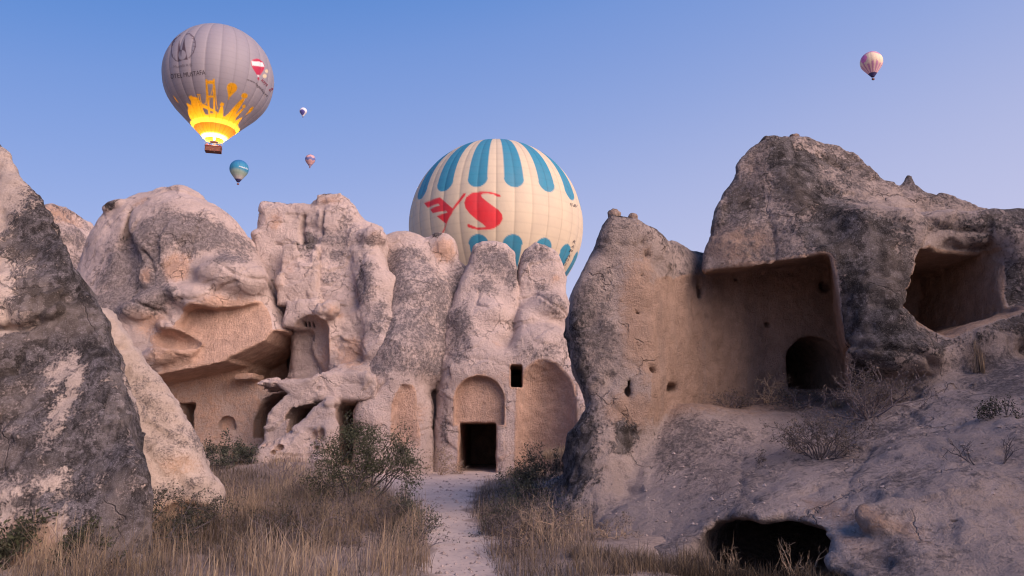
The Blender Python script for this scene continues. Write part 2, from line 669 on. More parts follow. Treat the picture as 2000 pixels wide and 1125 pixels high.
def rock_material(name, tone=1.0, pale=(0.54, 0.425, 0.365), warm=(0.55, 0.36, 0.255), crust=(0.235, 0.195, 0.195), dark=(0.095, 0.083, 0.088), fine=1.0, grit=1.0):
    t = NT(name)
    co = t.n('TexCoord').outputs['Object']
    a = t.attr('mask')
    sep = t.n('SeparateColor')
    t.put(sep.inputs[0], a.outputs['Color'])
    mr, mg, mb = sep.outputs[0], sep.outputs[1], sep.outputs[2]
    n_big = t.noise(co, 0.7, 3, 0.5)
    n_mid = t.noise(co, 3.2 * fine, 6, 0.62, 0.4)
    n_fin = t.noise(co, 13.0 * fine, 6, 0.68)
    n_spk = t.noise(co, 34.0 * fine, 4, 0.7)
    vor = t.vor(co, 16.0 * fine)
    vor2 = t.vor(co, 42.0 * fine)

    mp = t.n('Mapping'); mp.inputs['Scale'].default_value = (2.6, 2.6, 0.32)
    t.put(mp.inputs['Vector'], co)
    n_run = t.noise(mp.outputs[0], 1.0, 4, 0.6, 0.3)
    mk = t.n('Mapping'); mk.inputs['Scale'].default_value = (9.0, 9.0, 2.6); mk.inputs['Rotation'].default_value = (0.5, 0.55, 0.2)
    t.put(mk.inputs['Vector'], co)
    n_pick = t.noise(mk.outputs[0], 1.6, 3, 0.6, 0.2)
    cut = a.outputs['Alpha']

    def cov(m, k, w=0.09):
        v = t.math('MULTIPLY_ADD', t.math('SUBTRACT', n_mid, 0.5), k * 1.25, m)
        v = t.math('MULTIPLY_ADD', t.math('SUBTRACT', n_fin, 0.5), k, v)
        return t.step(v, 0.5 - w, 0.5 + w)

    def tint(c, k):
        return tuple(q * k * tone for q in c)
    # bare tuff
    c_pale = t.mix(t.step(n_big, 0.35, 0.65), tint(pale, 0.90), tint(pale, 1.10))
    c_pale = t.mix(t.math('MULTIPLY', t.step(n_fin, 0.44, 0.62), 0.55 * grit), c_pale, tint((pale[0] * 0.70, pale[1] * 0.72, pale[2] * 0.74), 1))
    c_warm = t.mix(t.step(n_mid, 0.35, 0.68), tint(warm, 0.84), tint(warm, 1.12))
    c_warm = t.mix(t.math('MULTIPLY', t.step(n_fin, 0.5, 0.66), 0.28), c_warm, tint(warm, 0.66))
    col = t.mix(cov(mg, 0.62, 0.22), c_pale, c_warm)
    col = t.mix(t.math('MULTIPLY', t.step(n_run, 0.50, 0.68), 0.30 * grit), col, tint((0.30, 0.235, 0.21), 1))
    # grey crust of lichens
    c_cr = t.mix(t.step(n_fin, 0.38, 0.60), tint(crust, 1.25), tint(crust, 0.60))
    c_cr = t.mix(t.math('MULTIPLY', t.step(n_spk, 0.56, 0.68), 0.8), c_cr, tint((0.42, 0.36, 0.35), 1))
    c_cr = t.mix(t.math('MULTIPLY', t.step(vor, 0.20, 0.10), 0.55), c_cr, tint((0.36, 0.31, 0.31), 1))
    f_cr = t.math('MULTIPLY', cov(mr, 1.1, 0.24), 0.92)
    col = t.mix(f_cr, col, c_cr)
    # old black crust with pale rosettes
    c_dk = t.mix(t.step(n_mid, 0.40, 0.60), tint(dark, 0.42), tint(dark, 1.75))
    c_dk = t.mix(t.math('MULTIPLY', t.step(n_fin, 0.48, 0.60), 0.75), c_dk, tint(dark, 0.30))
    c_dk = t.mix(t.math('MULTIPLY', t.step(n_big, 0.48, 0.62), 0.45), c_dk, tint((0.23, 0.18, 0.155), 1))
    c_dk = t.mix(t.math('MULTIPLY', t.math('MULTIPLY', t.step(n_run, 0.50, 0.64), t.step(n_fin, 0.36, 0.52)), 0.55), c_dk, tint((0.27, 0.225, 0.21), 1))
    ros = t.math('MULTIPLY', t.step(vor, 0.30, 0.18), t.step(n_mid, 0.46, 0.58))
    c_dk = t.mix(t.math('MULTIPLY', ros, 0.75), c_dk, tint((0.36, 0.32, 0.32), 1))
    c_dk = t.mix(t.math('MULTIPLY', t.step(n_spk, 0.58, 0.68), 0.6), c_dk, tint((0.34, 0.29, 0.285), 1))
    wb2 = t.n('VectorMath'); wb2.operation = 'MULTIPLY_ADD'
    nz2 = t.n('TexNoise'); t.put(nz2.inputs['Vector'], co); nz2.inputs['Scale'].default_value = 7.0; nz2.inputs['Detail'].default_value = 4
    t.put(wb2.inputs[0], nz2.outputs['Color']); wb2.inputs[1].default_value = (0.22, 0.22, 0.22); t.put(wb2.inputs[2], co)
    cell = t.n('TexVoronoi'); t.put(cell.inputs['Vector'], wb2.outputs[0]); cell.inputs['Scale'].default_value = 5.5
    cs = t.n('SeparateColor'); t.put(cs.inputs[0], cell.outputs['Color'])
    patch = t.math('MULTIPLY_ADD', cs.outputs[0], 1.05, 0.5)
    cmb = t.n('CombineXYZ')
    for s in cmb.inputs:
        t.put(s, patch)
    c_dk = t.mix(0.85, c_dk, cmb.outputs[0], 'MULTIPLY')
    f_dk = cov(mb, 1.0, 0.12)
    col = t.mix(f_dk, col, c_dk)
    # thin weathered joints
    wob = t.n('VectorMath'); wob.operation = 'MULTIPLY_ADD'
    nz = t.n('TexNoise'); t.put(nz.inputs['Vector'], co); nz.inputs['Scale'].default_value = 1.7; nz.inputs['Detail'].default_value = 5
    t.put(wob.inputs[0], nz.outputs['Color']); wob.inputs[1].default_value = (0.9, 0.9, 0.9); t.put(wob.inputs[2], co)
    e1 = t.vor(wob.outputs[0], 0.62, 'DISTANCE_TO_EDGE')
    j1 = t.math('MULTIPLY', t.step(e1, 0.013, 0.002), t.step(n_big, 0.50, 0.58))
    jnt = t.math('MULTIPLY', j1, t.math('MULTIPLY_ADD', cut, -0.9, 1.0))
    col = t.mix(t.math('MULTIPLY', jnt, 0.32), col, tint((0.13, 0.10, 0.09), 1))
    # grit and small pits
    col = t.mix(t.math('MULTIPLY', t.step(n_spk, 0.54, 0.66), 0.34 * grit), col, tint((0.14, 0.112, 0.105), 1))
    col = t.mix(t.math('MULTIPLY', t.step(n_spk, 0.46, 0.36), 0.22), col, tint((0.62, 0.53, 0.48), 1))
    pit = t.math('MULTIPLY', t.step(vor2, 0.16, 0.06), t.step(n_mid, 0.46, 0.62))
    col = t.mix(t.math('MULTIPLY', pit, 0.75), col, tint((0.10, 0.08, 0.075), 1))
    hgt = t.math('MULTIPLY_ADD', n_fin, 0.55, t.math('MULTIPLY', n_mid, 0.8))
    hgt = t.math('MULTIPLY_ADD', n_spk, 0.50, hgt)
    hgt = t.math('MULTIPLY_ADD', pit, -0.35, hgt)
    hgt = t.math('MULTIPLY_ADD', t.math('MULTIPLY', cut, n_pick), 0.42, hgt)
    hgt = t.math('MULTIPLY_ADD', jnt, -0.9, hgt)
    crs = t.math('ADD', t.math('MULTIPLY', f_cr, 0.6), f_dk, clamp=True)
    hgt = t.math('MULTIPLY_ADD', t.math('MULTIPLY', crs, n_spk), 0.5, hgt)
    nor = t.bump(hgt, 0.95, 0.12 / fine)
    t.bsdf(col, 0.95, nor, 0.12)
    return t.m


def plain(name, color, rough=0.8, vary=0.15, scale=6.0, spec=0.25, bump=0.0):
    t = NT(name)
    co = t.n('TexCoord').outputs['Object']
    n = t.noise(co, scale, 4, 0.6)
    c = t.mix(t.step(n, 0.35, 0.65), tuple(q * (1 - vary) for q in color), tuple(min(q * (1 + vary), 1) for q in color))
    nor = t.bump(n, bump, 0.02) if bump else None
    t.bsdf(c, rough, nor, spec)
    return t.m


def blade_material(name, trans=0.35, rough=0.7):
    """grass and leaves: colour from each blade's own tint, light shines through a little"""
    t = NT(name)
    a = t.attr('tint')
    co = t.n('TexCoord').outputs['Object']
    n = t.noise(co, 5.0, 3, 0.6)
    c = t.mix(t.math('MULTIPLY', t.step(n, 0.35, 0.7), 0.35), a.outputs['Color'], (0.05, 0.042, 0.04), 'MIX')
    d = t.n('BsdfDiffuse'); t.put(d.inputs['Color'], c)
    tr = t.n('BsdfTranslucent'); t.put(tr.inputs['Color'], c)
    m = t.n('MixShader'); m.inputs[0].default_value = trans
    t.t.links.new(d.outputs[0], m.inputs[1]); t.t.links.new(tr.outputs[0], m.inputs[2])
    t.t.links.new(m.outputs[0], t.out.inputs['Surface'])
    return t.m


def fabric_material(name, trans=0.25, bump=0.15):
    """balloon cloth: printed colour, sewn panels, shines through"""
    t = NT(name)
    a = t.attr('print')
    uv = t.n('TexCoord').outputs['Object']
    n = t.noise(uv, 0.6, 3, 0.5)
    c = t.mix(t.math('MULTIPLY', t.step(n, 0.3, 0.7), 0.10), a.outputs['Color'], (0.2, 0.17, 0.2))
    d = t.n('BsdfPrincipled'); t.put(d.inputs['Base Color'], c)
    d.inputs['Roughness'].default_value = 0.55
    d.inputs['Specular IOR Level'].default_value = 0.25
    nor = t.bump(t.noise(uv, 1.6, 3, 0.5), bump, 0.15)
    t.put(d.inputs['Normal'], nor)
    tr = t.n('BsdfTranslucent'); t.put(tr.inputs['Color'], c)
    m = t.n('MixShader')
    t.put(m.inputs[0], t.math('MULTIPLY', a.outputs['Alpha'], trans))
    t.t.links.new(d.outputs[0], m.inputs[1]); t.t.links.new(tr.outputs[0], m.inputs[2])
    t.t.links.new(m.outputs[0], t.out.inputs['Surface'])
    return t.m


def glow_material(name, color, strength):
    t = NT(name)
    e = t.n('Emission')
    t.put(e.inputs['Color'], color)
    e.inputs['Strength'].default_value = strength
    t.t.links.new(e.outputs[0], t.out.inputs['Surface'])
    return t.m


def ground_material():
    t = NT('dusty_ground')
    co = t.n('TexCoord').outputs['Object']
    a = t.attr('mask')
    sep = t.n('SeparateColor'); t.put(sep.inputs[0], a.outputs['Color'])
    n1 = t.noise(co, 1.1, 5, 0.6)
    n2 = t.noise(co, 9.0, 6, 0.65)
    n3 = t.noise(co, 40.0, 4, 0.7)
    v = t.vor(co, 28.0)
    soil = t.mix(t.step(n1, 0.3, 0.7), (0.26, 0.19, 0.155), (0.36, 0.275, 0.23))
    soil = t.mix(t.math('MULTIPLY', t.step(n2, 0.45, 0.62), 0.55), soil, (0.15, 0.115, 0.10))
    path = t.mix(t.step(n1, 0.3, 0.7), (0.50, 0.385, 0.325), (0.60, 0.47, 0.395))
    path = t.mix(t.math('MULTIPLY', t.step(n2, 0.5, 0.66), 0.45), path, (0.33, 0.26, 0.24))
    f = t.math('MULTIPLY_ADD', t.math('SUBTRACT', n2, 0.5), 0.9, sep.outputs[0])
    f = t.step(f, 0.35, 0.65)
    col = t.mix(f, soil, path)
    peb = t.math('MULTIPLY', t.step(v, 0.22, 0.1), t.step(n1, 0.45, 0.6))
    col = t.mix(t.math('MULTIPLY', peb, 0.5), col, (0.5, 0.43, 0.40))
    h = t.math('MULTIPLY_ADD', n3, 0.35, t.math('MULTIPLY', n2, 0.8))
    h = t.math('MULTIPLY_ADD', peb, 0.25, h)
    t.bsdf(col, 0.95, t.bump(h, 0.7, 0.05), 0.1)
    return t.m


M_ROCK = rock_material('tuff_rock', fine=0.7, grit=0.6, pale=(0.57, 0.44, 0.395), warm=(0.57, 0.37, 0.28), crust=(0.255, 0.21, 0.21))
M_ROCK_N = rock_material('tuff_rock_near', 1.0, fine=2.4, grit=0.7)
M_ROCK_R = rock_material('brown_tuff_rock', 0.86, pale=(0.46, 0.36, 0.32), warm=(0.46, 0.31, 0.235), crust=(0.225, 0.185, 0.18), dark=(0.100, 0.087, 0.088), fine=1.3)
M_GROUND = ground_material()
M_GRASS = blade_material('dry_grass')
M_LEAF = blade_material('leaf', 0.25)
M_BARK = plain('grey_bark', (0.10, 0.082, 0.085), 0.9, 0.3, 30)
M_TWIG = plain('bare_twig', (0.17, 0.135, 0.14), 0.9, 0.3, 30)
M_STRAW = plain('straw_stem', (0.40, 0.29, 0.205), 0.9, 0.3, 30)

# ------------------------------------------------------------------ ground
def path_edges(y):
    ys = np.array([-5, 7, 8.8, 11.9, 15.6, 18, 20.9, 25, 28, 31.5, 33])
    xl = np.array([-0.9, -0.85, -0.88, -1.34, -1.80, -2.5, -3.6, -4.6, -5.2, -3.6, -2.5])
    xr = np.array([0.2, 0.0, -0.20, -0.48, -0.95, -1.0, -1.1, -0.9, -0.3, -0.2, -0.3])
    return np.interp(y, ys, xl), np.interp(y, ys, xr)


def ground_z(x, y):
    x = np.asarray(x, float); y = np.asarray(y, float)
    z = 0.95 * np.exp(-((x + 13) / 3.2) ** 2 - ((y - 32) / 4.0) ** 2)
    z += 0.38 * np.exp(-((x + 8.0) / 2.6) ** 2 - ((y - 28) / 3.5) ** 2)
    l, r = path_edges(y)
    off = np.maximum(np.maximum(l - x, x - r), 0)
    z += 0.10 * sstep(0.1, 1.2, off)
    z -= 0.95 * np.exp(-((x - 0.46 * (y - 9.7) - 3.45) / 1.4) ** 4 - ((y - 11.3) / 2.3) ** 4)
    xf, yf = np.asarray(x, F32), np.asarray(y, F32)
    zf = np.zeros_like(xf)
    z += 0.07 * pn(xf * 0.35, yf * 0.35, zf, 5) + 0.025 * pn(xf * 1.4, yf * 1.4, zf, 6)
    z += 0.012 * pn(xf * 4.5, yf * 4.5, zf, 7)
    far = np.hypot(x, y)
    z += sstep(150, 2500, far) * 8 * pn(xf * 0.0012, yf * 0.0012, zf, 8)
    return z


def make_ground():
    def axis(lo, hi, fine, a, b):
        mid = np.arange(a, b, fine)
        left, right = [], []
        s, x = fine, a
        while x > lo:
            s *= 1.22; x -= s; left.append(max(x, lo))
        s, x = fine, mid[-1]
        while x < hi:
            s *= 1.22; x += s; right.append(min(x, hi))
        return np.concatenate([left[::-1], mid, right])
    xs = axis(-6000, 6000, 0.15, -16, 10)
    ys = axis(-6000, 9000, 0.15, 5, 35)
    X, Y = np.meshgrid(xs, ys, indexing='ij')
    Z = ground_z(X, Y)
    n, m = X.shape
    V = np.stack([X, Y, Z], -1).reshape(-1, 3)
    i, j = np.meshgrid(np.arange(n - 1), np.arange(m - 1), indexing='ij')
    a = (i * m + j).ravel()
    Fq = np.stack([a, a + m, a + m + 1, a + 1], 1)
    l, r = path_edges(V[:, 1])
    inside = np.minimum(V[:, 0] - l, r - V[:, 0])
    rag = pn((V[:, 0] * 0.9).astype(F32), (V[:, 1] * 0.9).astype(F32), np.zeros(len(V), F32), 91)
    pm = sstep(-0.42, 0.30, inside + 0.38 * rag) * sstep(40, 34, V[:, 1])
    mask = np.stack([pm, 0 * pm, 0 * pm], 1)
    o = mesh_np('ground', V, Fq, M_GROUND, None, True, {'mask': mask})
    tag(o, kind='structure')


make_ground()


# ------------------------------------------------------------------ left foreground rock
def make_left_rock():
    E0, E1 = P(292, 960, 10.6), P(148, 525, 11.6)
    F0 = P(440, 995, 14.6)
    # the black front wedge leans back; the pale flank stands behind it to the right
    A = [(-330, 1250, 9.6), (-330, 300, 11.6), (-120, 216, 11.8), (0, 246, 11.8), (28, 262, 11.8), (52, 288, 11.7), (70, 335, 11.7), (86, 378, 11.6), (92, 405, 11.6), (109, 436, 11.5), (138, 476, 11.4), (150, 515, 11.2), (176, 562, 11.1), (204, 620, 11.0), (222, 715, 10.9), (236, 800, 10.8), (250, 880, 10.8), (262, 955, 10.7), (262, 1250, 10.5)]
    B = [(-100, 1250, 12.8), (60, 470, 13.2), (140, 490, 13.2), (185, 550, 13.2), (225, 585, 13.2), (262, 612, 13.2), (320, 680, 13.3), (352, 735, 13.4), (395, 820, 13.5), (416, 870, 13.6), (440, 920, 13.7), (456, 975, 13.8), (462, 1040, 13.8), (466, 1250, 13.8)]

    def flank(p):
        q = (p[0], p[1] - 0.55 * (p[0] - F0[0]), p[2])
        return slab(q, B, 13.2, 13.1, 16.5, 0.40, lean=0.10, z0=0.0, ax=-0.5)

    def f(p):
        d = slab(p, A, 11, 8.95, 13.0, 0.22, lean=0.39, z0=0.0, ax=-0.54)
        d = smin(d, flank(p), 0.10)
        up = slab(p, [(-330, 290, 11.4), (-120, 215, 11.5), (0, 252, 11.5), (44, 290, 11.4), (80, 380, 11.3), (100, 440, 11.2), (132, 485, 11.1), (138, 555, 11.0), (105, 622, 10.8), (40, 646, 10.7), (-330, 640, 10.6)], 11, 8.75, 12.3, 0.20, lean=0.39, ax=-0.68)
        d = smin(d, up, 0.06)
        d = smin(d, ell(p, P(45, 705, 10.25), (0.55, 0.42, 0.36)), 0.08)
        d = smin(d, ell(p, P(62, 612, 10.5), (0.24, 0.28, 0.26)), 0.05)
        d = smax(d, -ell(p, P(365, 1045, 12.7), (0.80, 1.0, 0.52)), 0.10)
        return d

    def paint(V, N, c):
        p = (V[:, 0], V[:, 1], V[:, 2])
        n = fbm(p, 0.9, 3, 4)
        da = slab(p, A, 11, 8.95, 13.0, 0.22, lean=0.39, z0=0.0, ax=-0.54)
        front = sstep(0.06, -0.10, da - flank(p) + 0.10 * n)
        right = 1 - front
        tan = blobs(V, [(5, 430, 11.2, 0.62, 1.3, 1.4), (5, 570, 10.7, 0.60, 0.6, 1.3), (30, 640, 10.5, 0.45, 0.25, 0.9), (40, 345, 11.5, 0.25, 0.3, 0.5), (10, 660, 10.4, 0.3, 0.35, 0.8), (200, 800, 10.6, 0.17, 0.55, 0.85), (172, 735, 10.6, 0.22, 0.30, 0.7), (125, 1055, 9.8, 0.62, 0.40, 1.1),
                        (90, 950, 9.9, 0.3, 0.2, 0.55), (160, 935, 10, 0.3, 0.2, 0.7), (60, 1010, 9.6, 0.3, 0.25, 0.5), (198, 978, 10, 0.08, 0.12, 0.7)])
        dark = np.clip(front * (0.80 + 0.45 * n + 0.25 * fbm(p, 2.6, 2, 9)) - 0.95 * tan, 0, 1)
        crust = np.clip(0.75 * front + 0.24 * right + blobs(V, [(310, 860, 12, 0.5, 0.4, 0.55), (270, 700, 12, 0.3, 0.5, 0.3), (340, 960, 13, 0.5, 0.3, 0.3)]) + 0.28 * fbm(p, 1.5, 3, 14) - 0.8 * tan, 0, 1)
        warm = np.clip(blobs(V, [(320, 910, 12.5, 0.6, 0.4, 0.55), (350, 1000, 13.2, 0.7, 0.4, 0.7), (120, 1050, 9.8, 0.8, 0.5, 0.9), (25, 292, 12.2, 0.4, 0.3, 0.8)]) + 0.12 * n, 0, 1)
        return crust, warm, dark
    cr = [([(0, 640), (60, 655), (105, 640), (140, 605), (170, 560)], 0.05, 0.12), ([(0, 755), (50, 750), (95, 735), (105, 700)], 0.04, 0.10), ([(60, 650), (55, 600), (85, 580)], 0.04, 0.07),
          ([(10, 420), (25, 500), (15, 560)], 0.03, 0.05), ([(270, 720), (300, 770), (325, 850)], 0.03, 0.04), ([(245, 620), (290, 700), (345, 800)], 0.025, 0.03)]
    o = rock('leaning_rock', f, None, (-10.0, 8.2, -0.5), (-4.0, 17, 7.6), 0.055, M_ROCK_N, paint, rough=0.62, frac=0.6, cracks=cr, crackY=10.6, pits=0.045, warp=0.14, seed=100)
    tag(o, 'steep leaning rock with black lichen crust and pale right flank, nearest on the left', 'rock', 'rock formations of the valley')


# ------------------------------------------------------------------ far spire behind
def make_spires():
    def f(p):
        return slab(p, [(40, 1000), (70, 460), (84, 435), (98, 416), (118, 406), (134, 414), (146, 438), (166, 462), (185, 560), (215, 1000)], 40, 38, 43, 0.9)

    def paint(V, N, c):
        p = (V[:, 0], V[:, 1], V[:, 2])
        n = fbm(p, 0.8, 3, 44)
        return np.clip(0.45 + 0.5 * n, 0, 1), np.clip(blobs(V, [(118, 420, 39, 1, 1.2, 0.8)]), 0, 1), np.clip(blobs(V, [(118, 405, 39, 0.6, 0.3, 0.5)]), 0, 1)
    o = rock('rock_spire', f, None, (-28.5, 37.2, -0.5), (-21.5, 44, 15), 0.12, M_ROCK, paint, seed=200)
    tag(o, 'small brown rock spire peeking out behind the leaning rock', 'rock', 'rock formations of the valley')

    def f2(p):
        return slab(p, [(1095, 900), (1112, 640), (1116, 585), (1120, 568), (1128, 566), (1136, 580), (1150, 900)], 42, 41, 43, 0.4)

    def paint2(V, N, c):
        n = fbm((V[:, 0], V[:, 1], V[:, 2]), 0.9, 3, 46)
        return np.clip(0.2 + 0.4 * n, 0, 1), np.clip(0.3 + 0.4 * n, 0, 1), 0 * n
    o = rock('rock_spire', f2, None, (2.6, 40.5, -0.5), (4.6, 43.6, 11.5), 0.10, M_ROCK, paint2, rough=0.6, seed=210)
    tag(o, 'thin pale rock spire in the gap beneath the cream balloon', 'rock', 'rock formations of the valley')


# ------------------------------------------------------------------ dome rock with the dwelling
def make_dome():
    pts = [(60, 1000), (110, 640), (150, 540), (165, 470), (185, 432), (205, 405), (218, 393), (250, 376), (290, 370), (318, 360), (345, 353), (366, 355), (400, 378), (440, 410), (470, 440), (495, 470), (512, 500),
           (524, 540), (545, 600), (575, 660), (600, 760), (600, 1000)]

    def f(p):
        d = slab(p, pts, 32.0, 29.3, 38.5, 2.3, lean=0.16, z0=4.0, ax=-0.45)
        d = smin(d, slab(p, [(430, 1000), (430, 640), (660, 640), (660, 1000)], 36.0, 35.6, 38.4, 0.2), 0.2)
        d = smin(d, ell(p, P(455, 542, 30.1), (1.45, 1.2, 0.85), ry=-0.15), 0.45)
        d = smin(d, ell(p, P(390, 585, 29.9), (1.4, 1.0, 0.62), ry=-0.2), 0.3)
        d = smin(d, ell(p, P(285, 600, 30.0), (1.1, 1.0, 0.62), ry=0.45), 0.3)
        d = smin(d, ell(p, P(345, 640, 29.9), (0.8, 0.8, 0.45), ry=-0.2), 0.2)
        d = smin(d, ell(p, P(350, 490, 31.0), (2.1, 1.4, 2.2)), 1.0)
        d = smin(d, ell(p, P(235, 402, 31.6), (0.55, 0.6, 0.26)), 0.15)
        d = smin(d, ell(p, P(216, 410, 31.6), (0.28, 0.4, 0.22)), 0.1)
        d = smin(d, ell(p, P(330, 695, 29.5), (1.3, 0.9, 0.48), ry=0.25), 0.25)
        d = smax(d, -cap(p, P(262, 425, 31.0), P(235, 560, 29.2), 0.18, 0.5), 0.5)
        return d

    def carve(p):
        # upper smooth wall under the overhang
        d = slab(p, [(352, 640), (360, 606), (385, 598), (420, 603), (470, 596), (505, 584), (530, 580), (640, 600), (640, 712), (560, 690), (500, 705), (420, 712), (378, 704), (400, 672), (375, 655)], 29.6, 25.0, 29.55, 0.12, lean=0.33, z0=P(0, 700, 29.4)[2])
        d = np.minimum(d, ell(p, P(330, 662, 28.9), (1.25, 1.15, 0.42), ry=-0.12))
        # the dwelling below
        low = slab(p, [(250, 745), (330, 727), (420, 707), (520, 690), (560, 668), (620, 655), (620, 905), (250, 905)], 29.2, 26.5, 32.3, 0.2)
        low = np.minimum(low, slab(p, [(455, 735), (470, 705), (535, 672), (548, 652), (620, 645), (620, 748), (500, 748)], 31.0, 28.5, 35.2, 0.15))
        d = np.minimum(d, low)
        d = np.minimum(d, pxbox(p, 340, 379, 787, 850, 32.2, 31.5, 34.0, 0.05))
        a, b = P(424, 840, 32.2), P(459, 812, 32.2)
        d = np.minimum(d, archcut(p, a[0], b[0], a[2], b[2], 31.8, 32.75, 0.08))
        d = np.minimum(d, ell(p, P(532, 830, 32.1), (0.65, 1.6, 1.25), ry=0.35))
        d = np.minimum(d, slab(p, [(492, 856), (494, 820), (507, 790), (530, 770), (560, 765), (560, 856)], 32.2, 31.5, 34.5, 0.12))
        # do not eat the slab that sticks out of the back wall
        d = np.maximum(d, -rbox(p, P(487, 737, 31.9), (0.40, 0.75, 0.13), 0.05, ry=0.06))
        return d

    def paint(V, N, c):
        p = (V[:, 0], V[:, 1], V[:, 2])
        n = fbm(p, 0.7, 3, 24)
        zone = blobs(V, [(380, 470, 30.5, 2.5, 1.5, 0.95), (270, 530, 30, 2.0, 1.7, 1.0), (440, 500, 30, 1.2, 0.8, 0.7), (300, 580, 29.5, 1.3, 1.0, 0.7), (225, 600, 30, 1.2, 1.5, 0.9)])
        bare = blobs(V, [(350, 365, 32, 2.2, 0.6, 1.1), (420, 405, 32, 1.6, 0.7, 0.9), (470, 455, 32, 0.8, 0.7, 0.6), (350, 520, 29.8, 0.75, 0.75, 0.9), (285, 535, 29.7, 0.35, 0.55, 0.9), (400, 500, 29.6, 0.5, 0.6, 0.6),
                         (470, 565, 29.3, 1.3, 0.6, 0.7), (240, 420, 31, 0.8, 0.3, 0.4), (390, 600, 29.3, 0.9, 0.4, 0.6)])
        low = sstep(*[P(0, q, 29.5)[2] for q in (640, 600)], V[:, 2])
        crust = np.clip((zone * 1.15 + 0.1 - bare + 0.35 * n) * low * (1 - c), 0, 1)
        warm = np.clip(blobs(V, [(350, 525, 29.8, 0.9, 0.8, 0.85), (285, 540, 29.7, 0.5, 0.6, 0.8), (440, 590, 29.2, 1.8, 0.6, 0.75), (300, 630, 29.4, 1.2, 0.8, 0.7), (340, 700, 29, 1.6, 0.8, 0.8), (280, 400, 31.3, 0.8, 0.5, 0.55)])
                       + 0.75 * c * sstep(P(0, 760, 29)[2], P(0, 650, 29)[2], V[:, 2]) + 0.48 * c + 0.2 * n, 0, 1)
        dark = np.clip(blobs(V, [(250, 450, 30.6, 0.5, 0.9, 0.35), (262, 560, 29.6, 0.35, 1.0, 0.45), (225, 405, 31.6, 0.7, 0.3, 0.75), (295, 600, 29.3, 0.5, 0.25, 0.5)]), 0, 1) * (1 - c)
        return crust, warm, dark
    cr = [([(378, 440), (374, 465), (368, 500), (362, 510)], 0.05, 0.10), ([(430, 515), (460, 535), (500, 548), (515, 540)], 0.05, 0.10), ([(405, 512), (440, 508), (455, 490)], 0.04, 0.06),
          ([(360, 585), (385, 590), (410, 580), (440, 562), (470, 555)], 0.06, 0.12), ([(275, 490), (290, 505), (300, 530)], 0.06, 0.14), ([(255, 585), (290, 600), (320, 610), (345, 635)], 0.06, 0.12),
          ([(320, 610), (330, 640)], 0.04, 0.06), ([(470, 545), (490, 520), (510, 510)], 0.04, 0.07), ([(390, 560), (430, 550)], 0.04, 0.06)]
    o = rock('dome_rock', f, carve, (-24.5, 27.0, -0.4), (-7.2, 39.4, 14.0), 0.076, M_ROCK, paint, rough=0.36, frac=0.75, cracks=cr, crackY=29.5, warp=0.14, seed=300)
    tag(o, 'broad domed rock with an overhang above a hollowed cave dwelling and niche', 'rock', 'rock formations of the valley')


